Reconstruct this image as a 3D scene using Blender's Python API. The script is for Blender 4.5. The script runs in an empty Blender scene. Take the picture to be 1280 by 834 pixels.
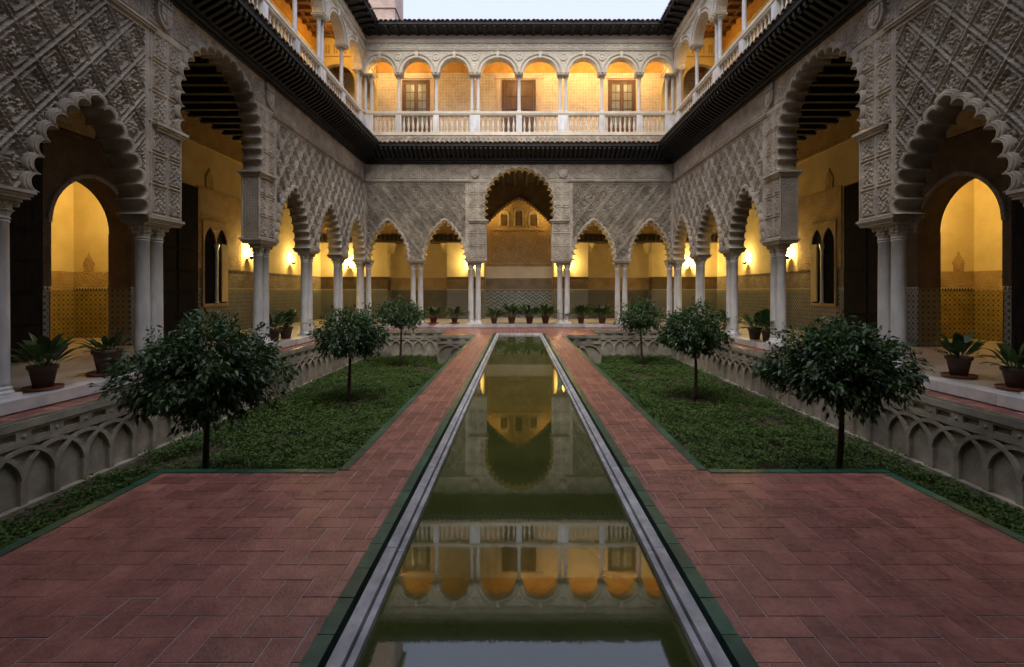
import bpy, math, random
import numpy as np
from mathutils import Matrix, Vector
R = math.radians
random.seed(7); rng = np.random.default_rng(11)
scn = bpy.context.scene
COL = scn.collection
# ------------------------------------------------------------------ camera
CZ = 1.68
cam_d = bpy.data.cameras.new('camera'); cam = bpy.data.objects.new('camera', cam_d); COL.objects.link(cam)
cam.location = (-0.048, 0, CZ); cam.rotation_euler = (R(90), 0, 0)
cam_d.sensor_width = 36; cam_d.lens = 36 * 600 / 1280
cam_d.shift_x = -7.5 / 1280; cam_d.shift_y = -53 / 1280
cam_d.clip_start = 0.05; cam_d.clip_end = 500
scn.camera = cam
# ------------------------------------------------------------------ world, sun, exposure
SUN_EL, SUN_ROT = R(56), R(183)
world = bpy.data.worlds.new('World'); scn.world = world; world.use_nodes = True
wn = world.node_tree
sky = wn.nodes.new('ShaderNodeTexSky'); sky.sky_type = 'NISHITA'; sky.sun_disc = False
sky.sun_elevation = SUN_EL; sky.sun_rotation = SUN_ROT
sky.air_density = 1.0; sky.dust_density = 7.0; sky.ozone_density = 1.0
bg = wn.nodes['Background']; bg.inputs[1].default_value = 0.108
# thin overcast: an even pale cloud veil in front of the blue
cm = wn.nodes.new('ShaderNodeMix'); cm.data_type = 'RGBA'; cm.inputs[0].default_value = 0.85
cm.inputs[7].default_value = (3.4, 3.75, 5.2, 1)
wn.links.new(sky.outputs[0], cm.inputs[6]); wn.links.new(cm.outputs[2], bg.inputs[0])
sun_d = bpy.data.lights.new('sun', 'SUN'); sun_d.energy = 1.5; sun_d.angle = R(75); sun_d.color = (1, 0.94, 0.86)
sun = bpy.data.objects.new('sun', sun_d); COL.objects.link(sun)
sd = Vector((math.sin(SUN_ROT) * math.cos(SUN_EL), math.cos(SUN_ROT) * math.cos(SUN_EL), math.sin(SUN_EL)))
sun.rotation_euler = sd.to_track_quat('Z', 'Y').to_euler()
vs = scn.view_settings
vs.view_transform = 'Standard'; vs.look = 'None'; vs.exposure = 1.3; vs.gamma = 1; vs.use_curve_mapping = False

# ================================================================== materials
MATS = {}
def new_mat(name):
    m = bpy.data.materials.new(name); m.use_nodes = True
    nt = m.node_tree; MATS[name] = m
    return m, nt, nt.nodes['Principled BSDF']
def nd(nt, t, **kw):
    n = nt.nodes.new(t)
    for k, v in kw.items(): setattr(n, k, v)
    return n
def ramp(nt, fac, stops):
    r = nd(nt, 'ShaderNodeValToRGB'); cr = r.color_ramp
    while len(cr.elements) < len(stops): cr.elements.new(0.5)
    for e, (p, c) in zip(cr.elements, stops): e.position = p; e.color = (*c, 1)
    nt.links.new(fac, r.inputs[0]); return r.outputs[0]
def mixc(nt, fac, a, b, mode='MIX'):
    m = nd(nt, 'ShaderNodeMix', data_type='RGBA', blend_type=mode)
    for s, v in ((m.inputs[0], fac), (m.inputs[6], a), (m.inputs[7], b)):
        if hasattr(v, 'is_linked'): nt.links.new(v, s)
        elif isinstance(v, (int, float)): s.default_value = v
        else: s.default_value = (*v, 1)
    return m.outputs[2]
def mth(nt, op, a, b=None):
    m = nd(nt, 'ShaderNodeMath', operation=op)
    for s, v in zip(m.inputs, (a, b)):
        if v is None: continue
        if hasattr(v, 'is_linked'): nt.links.new(v, s)
        else: s.default_value = v
    return m.outputs[0]
def coords(nt, gen='Object', sc=(1, 1, 1), rot=(0, 0, 0)):
    tc = nd(nt, 'ShaderNodeTexCoord'); mp = nd(nt, 'ShaderNodeMapping')
    mp.inputs['Scale'].default_value = sc; mp.inputs['Rotation'].default_value = rot
    nt.links.new(tc.outputs[gen], mp.inputs[0]); return mp.outputs[0]
def noise(nt, co, s, d=4, r=0.55):
    n = nd(nt, 'ShaderNodeTexNoise'); n.inputs['Scale'].default_value = s
    n.inputs['Detail'].default_value = d; n.inputs['Roughness'].default_value = r
    nt.links.new(co, n.inputs['Vector']); return n.outputs[0]
def bump(nt, p, h, strength, dist=0.02):
    b = nd(nt, 'ShaderNodeBump'); b.inputs['Strength'].default_value = strength; b.inputs['Distance'].default_value = dist
    nt.links.new(h, b.inputs['Height']); nt.links.new(b.outputs[0], p.inputs['Normal'])
def rnd_value(nt, col, lo, hi):
    oi = nd(nt, 'ShaderNodeObjectInfo')
    mr = nd(nt, 'ShaderNodeMapRange'); mr.inputs[3].default_value = lo; mr.inputs[4].default_value = hi
    nt.links.new(oi.outputs['Random'], mr.inputs[0])
    cc = nd(nt, 'ShaderNodeCombineColor')
    for i in range(3): nt.links.new(mr.outputs[0], cc.inputs[i])
    return mixc(nt, 1.0, col, cc.outputs[0], 'MULTIPLY')
def pmat(name, c1, c2, s=4, rough=0.8, bs=0.0, bscale=30, big=0.0, rnd=None, spec=0.5, sc=(1, 1, 1), world_co=False, island=False):
    m, nt, p = new_mat(name)
    co = coords(nt, sc=sc)
    if world_co:
        g = nd(nt, 'ShaderNodeNewGeometry'); co = g.outputs['Position']
    col = ramp(nt, noise(nt, co, s), [(0.32, c1), (0.68, c2)])
    if big:
        f = ramp(nt, noise(nt, co, s * 0.22, 6), [(0.35, (1 - big,) * 3), (0.6, (1, 1, 1))])
        col = mixc(nt, 1.0, col, f, 'MULTIPLY')
    if rnd: col = rnd_value(nt, col, *rnd)
    if island:
        ge = nd(nt, 'ShaderNodeNewGeometry')
        col = mixc(nt, 1.0, col, ramp(nt, ge.outputs['Random Per Island'], [(0, (0.80, 0.80, 0.84)), (0.9, (1.08, 1.06, 1.06)), (0.96, (1.25, 1.35, 1.25))]), 'MULTIPLY')
        sp_ = ramp(nt, noise(nt, co, 26, 6, 0.7), [(0.36, (0.74, 0.74, 0.76)), (0.55, (1, 1, 1)), (0.74, (1.16, 1.15, 1.14))]); col = mixc(nt, 1.0, col, sp_, 'MULTIPLY')
    nt.links.new(col, p.inputs['Base Color'])
    p.inputs['Roughness'].default_value = rough; p.inputs['Specular IOR Level'].default_value = spec
    if bs: bump(nt, p, noise(nt, co, bscale, 5, 0.6), bs, 0.01)
    return m
def carved(name, c1, c2, cell=0.09, strength=0.9, dist=0.03, rough=0.85):
    """low relief stucco: two lattices of leaf cells, for surfaces seen small"""
    m, nt, p = new_mat(name); co = coords(nt)
    col = ramp(nt, noise(nt, co, 2.2, 6), [(0.3, c1), (0.7, c2)])
    nt.links.new(col, p.inputs['Base Color']); p.inputs['Roughness'].default_value = rough
    v = nd(nt, 'ShaderNodeTexVoronoi', feature='DISTANCE_TO_EDGE'); v.inputs['Scale'].default_value = 1 / cell
    v.inputs['Randomness'].default_value = 0.55
    nt.links.new(co, v.inputs['Vector'])
    v2 = nd(nt, 'ShaderNodeTexVoronoi', feature='SMOOTH_F1'); v2.inputs['Scale'].default_value = 2.3 / cell
    nt.links.new(co, v2.inputs['Vector'])
    h = mth(nt, 'ADD', mth(nt, 'MINIMUM', v.outputs['Distance'], 0.14), mth(nt, 'MULTIPLY', v2.outputs['Distance'], 0.16))
    bump(nt, p, h, strength, dist * 4)
    return m

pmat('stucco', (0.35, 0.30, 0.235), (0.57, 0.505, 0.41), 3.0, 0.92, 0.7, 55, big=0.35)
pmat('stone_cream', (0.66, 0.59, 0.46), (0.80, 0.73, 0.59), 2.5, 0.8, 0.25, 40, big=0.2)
pmat('plaster_pink', (0.58, 0.47, 0.37), (0.68, 0.56, 0.45), 2.5, 0.9, 0.2, 40, big=0.15)
pmat('marble', (0.62, 0.62, 0.61), (0.86, 0.855, 0.84), 7, 0.32, 0.15, 30, big=0.3, sc=(1, 1, 0.35), rnd=(0.86, 1.04))
pmat('marble_slab', (0.50, 0.50, 0.49), (0.68, 0.67, 0.65), 4, 0.4, 0.15, 30, big=0.2, rnd=(0.75, 1.1))
pmat('pool_marble', (0.40, 0.42, 0.44), (0.66, 0.67, 0.69), 9, 0.4, 0.5, 40, big=0.45, rnd=(0.85, 1.12))
pmat('capital_stone', (0.42, 0.38, 0.31), (0.60, 0.56, 0.48), 8, 0.7, 0.4, 60, big=0.3)
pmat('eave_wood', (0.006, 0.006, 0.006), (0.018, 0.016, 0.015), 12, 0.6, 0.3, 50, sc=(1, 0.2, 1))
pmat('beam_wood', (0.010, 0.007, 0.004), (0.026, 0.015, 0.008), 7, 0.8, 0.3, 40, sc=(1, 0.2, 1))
pmat('upper_beam_wood', (0.11, 0.055, 0.022), (0.19, 0.10, 0.042), 7, 0.6, 0.3, 40, sc=(1, 0.2, 1))
pmat('dark_wood', (0.008, 0.0065, 0.0055), (0.020, 0.016, 0.012), 14, 0.85, 0.4, 40, sc=(1, 1, 0.15), spec=0.15)
pmat('door_wood', (0.07, 0.032, 0.015), (0.12, 0.056, 0.026), 9, 0.5, 0.3, 40, sc=(1, 1, 0.2))
pmat('clay_tile', (0.20, 0.17, 0.13), (0.42, 0.34, 0.26), 9, 0.9, 0.4, 60, big=0.35, rnd=(0.6, 1.15))
pmat('terracotta', (0.28, 0.102, 0.080), (0.43, 0.180, 0.135), 5.0, 0.25, 0.7, 60, big=0.2, rnd=(0.80, 1.14), world_co=True, island=True)
pmat('mortar', (0.40, 0.30, 0.27), (0.52, 0.42, 0.38), 14, 0.9, 0.4, 80)
pmat('green_glaze', (0.020, 0.090, 0.055), (0.055, 0.165, 0.105), 9, 0.28, 0.25, 40, big=0.4, rnd=(0.7, 1.2), world_co=True)
pmat('garden_stone', (0.27, 0.24, 0.19), (0.46, 0.42, 0.34), 3.4, 0.9, 0.7, 38, big=0.5, world_co=True)
pmat('soil', (0.028, 0.020, 0.012), (0.075, 0.052, 0.032), 7, 1.0, 0.9, 40)
pmat('floor_stone', (0.36, 0.32, 0.27), (0.50, 0.45, 0.38), 1.6, 0.45, 0.2, 30, big=0.2)
pmat('yellow_plaster', (0.66, 0.54, 0.28), (0.80, 0.68, 0.40), 1.2, 0.9, 0.5, 14, big=0.18)
pmat('amber_plaster', (0.52, 0.27, 0.06), (0.68, 0.40, 0.12), 3, 0.8, 0.5, 20, big=0.25)
pmat('white_plaster', (0.62, 0.57, 0.47), (0.74, 0.69, 0.58), 1.6, 0.9, 0.25, 30, big=0.12)
pmat('bark', (0.035, 0.026, 0.018), (0.085, 0.065, 0.045), 20, 0.95, 0.8, 60, sc=(1, 1, 0.3))
pmat('pot_clay', (0.10, 0.060, 0.043), (0.17, 0.105, 0.075), 7, 0.85, 0.4, 50, big=0.3, rnd=(0.7, 1.2))
pmat('saucer_clay', (0.20, 0.07, 0.04), (0.28, 0.11, 0.06), 7, 0.8, 0.3, 50)
pmat('iron_and_void_black', (0.006, 0.006, 0.006), (0.015, 0.015, 0.015), 10, 0.9, spec=0.1)  # black for lamp ironwork and for the painted window void
pmat('window_paint', (0.075, 0.034, 0.018), (0.12, 0.058, 0.032), 8, 0.5)
carved('carved_stucco', (0.33, 0.28, 0.22), (0.48, 0.42, 0.34), 0.075, 1.0, 0.03)
carved('carved_cream', (0.62, 0.55, 0.43), (0.76, 0.69, 0.55), 0.12, 0.8, 0.035)
carved('carved_ochre', (0.36, 0.25, 0.12), (0.52, 0.38, 0.20), 0.10, 0.8, 0.03)
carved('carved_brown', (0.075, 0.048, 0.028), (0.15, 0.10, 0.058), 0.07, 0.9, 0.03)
carved('carved_band', (0.17, 0.135, 0.10), (0.30, 0.25, 0.19), 0.14, 0.9, 0.035)
# leaf materials
def leafmat(name, c1, c2, rough=0.35):
    m, nt, p = new_mat(name)
    g = nd(nt, 'ShaderNodeNewGeometry')
    col = ramp(nt, g.outputs['Random Per Island'], [(0.0, c1), (1.0, c2)])
    col2 = ramp(nt, noise(nt, g.outputs['Position'], 1.3, 3), [(0.3, (0.72, 0.72, 0.72)), (0.7, (1.1, 1.1, 1.1))])
    nt.links.new(mixc(nt, 1.0, col, col2, 'MULTIPLY'), p.inputs['Base Color'])
    p.inputs['Roughness'].default_value = rough
    tr = nd(nt, 'ShaderNodeBsdfTranslucent'); nt.links.new(mixc(nt, 1.0, col, (1.2, 1.5, 0.6), 'MULTIPLY'), tr.inputs[0])
    ms = nd(nt, 'ShaderNodeMixShader'); ms.inputs[0].default_value = 0.15
    nt.links.new(p.outputs[0], ms.inputs[1]); nt.links.new(tr.outputs[0], ms.inputs[2])
    nt.links.new(ms.outputs[0], nt.nodes['Material Output'].inputs[0])
leafmat('leaf_orange', (0.020, 0.052, 0.020), (0.080, 0.145, 0.048), 0.42)
leafmat('leaf_cover', (0.034, 0.078, 0.013), (0.112, 0.182, 0.034), 0.75)
leafmat('leaf_pot', (0.022, 0.050, 0.016), (0.060, 0.105, 0.030), 0.4)
# glazed dado mosaics
def dado(name, cols, s, kind):
    m, nt, p = new_mat(name)
    tc = nd(nt, 'ShaderNodeTexCoord'); sp = nd(nt, 'ShaderNodeSeparateXYZ'); nt.links.new(tc.outputs['Object'], sp.inputs[0])
    X, Z = mth(nt, 'ADD', sp.outputs[0], sp.outputs[1]), sp.outputs[2]
    if kind == 'chevron':
        a = mth(nt, 'ADD', Z, mth(nt, 'PINGPONG', X, 0.20))
        f = mth(nt, 'FRACT', mth(nt, 'MULTIPLY', a, s))
        col = ramp(nt, f, [(0.0, cols[0]), (0.45, cols[1]), (0.5, cols[2]), (0.95, cols[2])])
    else:
        cx = nd(nt, 'ShaderNodeCombineXYZ')
        nt.links.new(mth(nt, 'ADD', X, Z), cx.inputs[0]); nt.links.new(mth(nt, 'SUBTRACT', X, Z), cx.inputs[1])
        ck = nd(nt, 'ShaderNodeTexChecker'); ck.inputs['Scale'].default_value = s * 1.6
        ck.inputs[1].default_value = (*cols[0], 1); ck.inputs[2].default_value = (*cols[1], 1)
        nt.links.new(cx.outputs[0], ck.inputs[0])
        a = mth(nt, 'PINGPONG', mth(nt, 'ADD', X, 40), 0.075); b = mth(nt, 'PINGPONG', mth(nt, 'ADD', Z, 40), 0.075)
        d = mth(nt, 'ADD', a, b); star = mth(nt, 'LESS_THAN', d, 0.042)
        ring = mth(nt, 'LESS_THAN', mth(nt, 'ABSOLUTE', mth(nt, 'SUBTRACT', d, 0.075)), 0.010)
        col = mixc(nt, star, ck.outputs[0], cols[2]); col = mixc(nt, ring, col, cols[3])
    nv = ramp(nt, noise(nt, tc.outputs['Object'], 3, 5), [(0.3, (0.7, 0.7, 0.7)), (0.7, (1.1, 1.1, 1.1))])
    nt.links.new(mixc(nt, 1.0, col, nv, 'MULTIPLY'), p.inputs['Base Color'])
    p.inputs['Roughness'].default_value = 0.45
dado('dado_mosaic', [(0.035, 0.05, 0.06), (0.22, 0.225, 0.225), (0.02, 0.035, 0.05), (0.30, 0.30, 0.28)], 18, 'star')
dado('dado_dark', [(0.035, 0.04, 0.035), (0.24, 0.22, 0.17), (0.04, 0.05, 0.045), (0.20, 0.18, 0.13)], 22, 'star')
dado('dado_yellow', [(0.14, 0.10, 0.03), (0.40, 0.30, 0.11), (0.08, 0.09, 0.05), (0.45, 0.34, 0.13)], 20, 'star')
dado('dado_chevron', [(0.09, 0.14, 0.15), (0.12, 0.18, 0.19), (0.34, 0.37, 0.35)], 4.6, 'chevron')
def crest_mat():
    m, nt, p = new_mat('dado_crest')
    tc = nd(nt, 'ShaderNodeTexCoord'); sp = nd(nt, 'ShaderNodeSeparateXYZ'); nt.links.new(tc.outputs['Object'], sp.inputs[0])
    t = mth(nt, 'PINGPONG', mth(nt, 'ADD', sp.outputs[0], 40), 0.045)
    z = mth(nt, 'MULTIPLY', mth(nt, 'FRACT', mth(nt, 'MULTIPLY', sp.outputs[2], 10.0)), 0.045)
    f = mth(nt, 'GREATER_THAN', t, z)
    nt.links.new(mixc(nt, f, (0.52, 0.46, 0.34), (0.03, 0.035, 0.03)), p.inputs['Base Color']); p.inputs['Roughness'].default_value = 0.4
crest_mat()
def stencil():
    m, nt, p = new_mat('stencil_plaster'); co = coords(nt)
    base = ramp(nt, noise(nt, co, 1.5, 5), [(0.3, (0.66, 0.58, 0.45)), (0.7, (0.80, 0.74, 0.62))])
    v = nd(nt, 'ShaderNodeTexVoronoi', feature='F1'); v.inputs['Scale'].default_value = 6.5; v.inputs['Randomness'].default_value = 0.12
    nt.links.new(co, v.inputs['Vector'])
    v2 = nd(nt, 'ShaderNodeTexVoronoi', feature='F1'); v2.inputs['Scale'].default_value = 15; v2.inputs['Randomness'].default_value = 0.5
    nt.links.new(co, v2.inputs['Vector'])
    worn = ramp(nt, noise(nt, co, 1.8, 6, 0.75), [(0.38, (0, 0, 0)), (0.62, (1, 1, 1))])
    ringf = mth(nt, 'LESS_THAN', mth(nt, 'ABSOLUTE', mth(nt, 'SUBTRACT', v.outputs['Distance'], 0.40)), 0.06)
    f = mth(nt, 'MAXIMUM', mth(nt, 'MAXIMUM', mth(nt, 'LESS_THAN', v.outputs['Distance'], 0.20), ringf), mth(nt, 'LESS_THAN', v2.outputs['Distance'], 0.26))
    f = mth(nt, 'MULTIPLY', f, mth(nt, 'ADD', mth(nt, 'MULTIPLY', worn, 0.6), 0.3))
    nt.links.new(mixc(nt, f, base, (0.24, 0.16, 0.10)), p.inputs['Base Color']); p.inputs['Roughness'].default_value = 0.85
stencil()
def brickmat():
    m, nt, p = new_mat('tower_brick'); co = coords(nt)
    sp = nd(nt, 'ShaderNodeSeparateXYZ'); nt.links.new(co, sp.inputs[0])
    cx = nd(nt, 'ShaderNodeCombineXYZ'); nt.links.new(mth(nt, 'ADD', sp.outputs[0], sp.outputs[1]), cx.inputs[0]); nt.links.new(sp.outputs[2], cx.inputs[1])
    b = nd(nt, 'ShaderNodeTexBrick'); b.inputs['Scale'].default_value = 2.6; b.inputs['Mortar Size'].default_value = 0.02
    b.inputs[1].default_value = (0.40, 0.27, 0.21, 1); b.inputs[2].default_value = (0.50, 0.36, 0.29, 1); b.inputs[3].default_value = (0.52, 0.46, 0.40, 1)
    nt.links.new(cx.outputs[0], b.inputs[0])
    nv = ramp(nt, noise(nt, co, 1.2, 6), [(0.3, (0.75, 0.75, 0.75)), (0.7, (1.1, 1.1, 1.1))])
    nt.links.new(mixc(nt, 1.0, b.outputs[0], nv, 'MULTIPLY'), p.inputs['Base Color']); p.inputs['Roughness'].default_value = 0.9
brickmat()
def water():
    m, nt, p = new_mat('water')
    g = nd(nt, 'ShaderNodeNewGeometry')
    col = ramp(nt, noise(nt, g.outputs['Position'], 0.9, 5), [(0.3, (0.034, 0.046, 0.010)), (0.7, (0.072, 0.086, 0.022))])
    sp = ramp(nt, noise(nt, g.outputs['Position'], 34, 2), [(0.76, (0, 0, 0)), (0.79, (1, 1, 1))])
    nt.links.new(mixc(nt, mth(nt, 'MULTIPLY', sp, 0.35), col, (0.14, 0.14, 0.07)), p.inputs['Base Color'])
    p.inputs['Roughness'].default_value = 0.03; p.inputs['IOR'].default_value = 1.75
    bump(nt, p, noise(nt, g.outputs['Position'], 5.0, 3), 0.022, 0.01)
water()
def glass():
    m, nt, p = new_mat('glass_pane'); p.inputs['Base Color'].default_value = (0.20, 0.22, 0.22, 1)
    p.inputs['Roughness'].default_value = 0.3; p.inputs['Specular IOR Level'].default_value = 0.5
glass()
def emit(name, c, s):
    m, nt, p = new_mat(name); p.inputs['Base Color'].default_value = (*c, 1)
    p.inputs['Emission Color'].default_value = (*c, 1); p.inputs['Emission Strength'].default_value = s
emit('bulb', (1.0, 0.66, 0.25), 25.0)

# ================================================================== mesh helpers
class MB:
    def __init__(s): s.v = []; s.f = []
    def add(s, vs, fs):
        o = len(s.v); s.v += [tuple(map(float, p)) for p in vs]; s.f += [tuple(o + i for i in f) for f in fs]; return s
    def box(s, x0, x1, y0, y1, z0, z1):
        return s.add([(x0, y0, z0), (x1, y0, z0), (x1, y1, z0), (x0, y1, z0), (x0, y0, z1), (x1, y0, z1), (x1, y1, z1), (x0, y1, z1)],
                     [(0, 3, 2, 1), (4, 5, 6, 7), (0, 1, 5, 4), (1, 2, 6, 5), (2, 3, 7, 6), (3, 0, 4, 7)])
    def hexa(s, pts):
        return s.add(pts, [(0, 3, 2, 1), (4, 5, 6, 7), (0, 1, 5, 4), (1, 2, 6, 5), (2, 3, 7, 6), (3, 0, 4, 7)])
    def lathe(s, prof, n=16, c=(0, 0), mod=None):
        vs = []
        for k, (r, z) in enumerate(prof):
            for i in range(n):
                a = 2 * math.pi * i / n; rr = r * (mod(k, a) if mod else 1)
                vs.append((c[0] + rr * math.cos(a), c[1] + rr * math.sin(a), z))
        fs = [(k * n + i, k * n + (i + 1) % n, (k + 1) * n + (i + 1) % n, (k + 1) * n + i) for k in range(len(prof) - 1) for i in range(n)]
        fs.append(tuple(range(n - 1, -1, -1))); fs.append(tuple((len(prof) - 1) * n + i for i in range(n)))
        return s.add(vs, fs)
    def tube(s, pts, rad, n=7):
        vs = []; pts = [Vector(p) for p in pts]
        for i, p in enumerate(pts):
            d = (pts[min(i + 1, len(pts) - 1)] - pts[max(i - 1, 0)]).normalized()
            a = d.orthogonal().normalized(); b = d.cross(a); r = rad[i] if hasattr(rad, '__len__') else rad
            if i and (Vector(vs[-n]) - pts[i - 1]).dot(a) < 0: pass
            for k in range(n):
                t = 2 * math.pi * k / n; vs.append(p + r * (a * math.cos(t) + b * math.sin(t)))
        fs = [(k * n + i, k * n + (i + 1) % n, (k + 1) * n + (i + 1) % n, (k + 1) * n + i) for k in range(len(pts) - 1) for i in range(n)]
        fs.append(tuple(range(n - 1, -1, -1))); fs.append(tuple((len(pts) - 1) * n + i for i in range(n)))
        return s.add(vs, fs)
    def mesh(s, name, m, smooth=False):
        me = bpy.data.meshes.new(name); me.from_pydata(s.v, [], s.f); me.materials.append(MATS[m])
        if smooth: me.shade_smooth(); 
        me.update(); return me
    def build(s, name, m, parent=None, smooth=False, loc=None):
        return link(name, s.mesh(name, m, smooth), parent, loc)
def link(name, me, parent=None, loc=None, rot=None, scale=None):
    o = bpy.data.objects.new(name, me); COL.objects.link(o)
    if parent: o.parent = parent
    if loc is not None: o.location = loc
    if rot is not None: o.rotation_euler = rot
    if scale is not None: o.scale = scale
    return o
def np_mesh(name, verts, quads, m, smooth=False):
    me = bpy.data.meshes.new(name); nv, nf, k = len(verts), len(quads), quads.shape[1]
    me.vertices.add(nv); me.vertices.foreach_set('co', np.ascontiguousarray(verts, dtype=np.float32).ravel())
    me.loops.add(nf * k); me.loops.foreach_set('vertex_index', np.ascontiguousarray(quads, dtype=np.int32).ravel())
    me.polygons.add(nf); me.polygons.foreach_set('loop_start', np.arange(0, nf * k, k, dtype=np.int32))
    me.polygons.foreach_set('loop_total', np.full(nf, k, dtype=np.int32))
    if smooth: me.polygons.foreach_set('use_smooth', np.ones(nf, dtype=bool))
    me.materials.append(MATS[m]); me.update(calc_edges=True); return me
def tag(o, label, cat, group=None, kind=None):
    if label: o['label'] = label
    if cat: o['category'] = cat
    if group: o['group'] = group
    if kind: o['kind'] = kind
    return o
def thing(name, label, cat, loc=(0, 0, 0), rz=0, group=None):
    o = bpy.data.objects.new(name, None); COL.objects.link(o); o.empty_display_size = 0.2
    o.location = loc; o.rotation_euler = (0, 0, rz); return tag(o, label, cat, group)
def struct(o): o['kind'] = 'structure'; return o
def stuff(o): o['kind'] = 'stuff'; return o

# ================================================================== arch curves
def pointed(hw, rise, n, z0):
    k = (rise * rise - hw * hw) / (2 * hw); Rr = hw + k; a1 = math.atan2(rise, -k) if k > 0 else math.pi / 2
    a_end = math.acos(-k / Rr) if k >= 0 else math.pi / 2
    P = []; N = []
    a_tot = math.pi - a_end
    h = n // 2
    for i in range(n + 1):
        t = i / n
        if t <= 0.5:
            a = math.pi - a_tot * (t / 0.5); c = k; P.append((c + Rr * math.cos(a), z0 + Rr * math.sin(a))); N.append((math.cos(a), math.sin(a)))
        else:
            a = a_tot * ((1 - t) / 0.5); c = -k; P.append((c + Rr * math.cos(a), z0 + Rr * math.sin(a))); N.append((math.cos(a), math.sin(a)))
    m = n // 2; N[m] = (0, 1)
    return np.array(P), np.array(N)
def stilted(hw, stilt, n, z0):
    L = 2 * stilt + math.pi * hw; P = []; N = []
    for i in range(n + 1):
        s = L * i / n
        if s < stilt: P.append((-hw, z0 + s)); N.append((-1, 0))
        elif s > L - stilt: P.append((hw, z0 + L - s)); N.append((1, 0))
        else:
            a = math.pi - (s - stilt) / hw; P.append((hw * math.cos(a), z0 + stilt + hw * math.sin(a))); N.append((math.cos(a), math.sin(a)))
    return np.array(P), np.array(N)
RING = [(0.0, 1.0, -0.028), (0.018, 1.0, -0.052), (0.04, 0.97, -0.052), (0.05, 0.95, -0.034), (0.056, 0.95, -0.050),
        (0.088, 0.88, -0.046), (0.094, 0.86, -0.024), (0.125, 0.75, -0.032), (0.15, 0.7, -0.026), (0.155, 0.7, 0.06)]
def lobed_mesh(name, P, N, nl, d, thick, m, spl=10, ring=RING, rs=1.0):
    n = len(P) - 1
    ph = (np.arange(n + 1) % spl) / spl * 2 - 1; ph[-1] = -1
    dl = d * np.sqrt(np.clip(1 - ph ** 2, 0, 1)); dl *= 1.0
    vs = []; q = []
    levels = [(0.0, 1.0, thick)] + [(a * rs, b, c) for a, b, c in ring]
    for e, lf, y in levels:
        X = P + N * (dl * lf + e)[:, None]
        vs.append(np.stack([X[:, 0], np.full(n + 1, y), X[:, 1]], 1))
    e, lf = levels[-1][0], levels[-1][1]
    X = P + N * (dl * lf + e)[:, None]
    vs.append(np.stack([X[:, 0], np.full(n + 1, thick), X[:, 1]], 1))
    V = np.concatenate(vs); W = n + 1
    # order of strips: back inner -> front inner -> ring outward ; plus back ring
    for k in range(len(levels) - 1):
        for i in range(n): q.append((k * W + i, k * W + i + 1, (k + 1) * W + i + 1, (k + 1) * W + i))
    k2 = len(levels)
    for i in range(n): q.append((k2 * W + i, k2 * W + i + 1, i + 1, i))
    return np_mesh(name, V, np.array(q), m)

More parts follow.
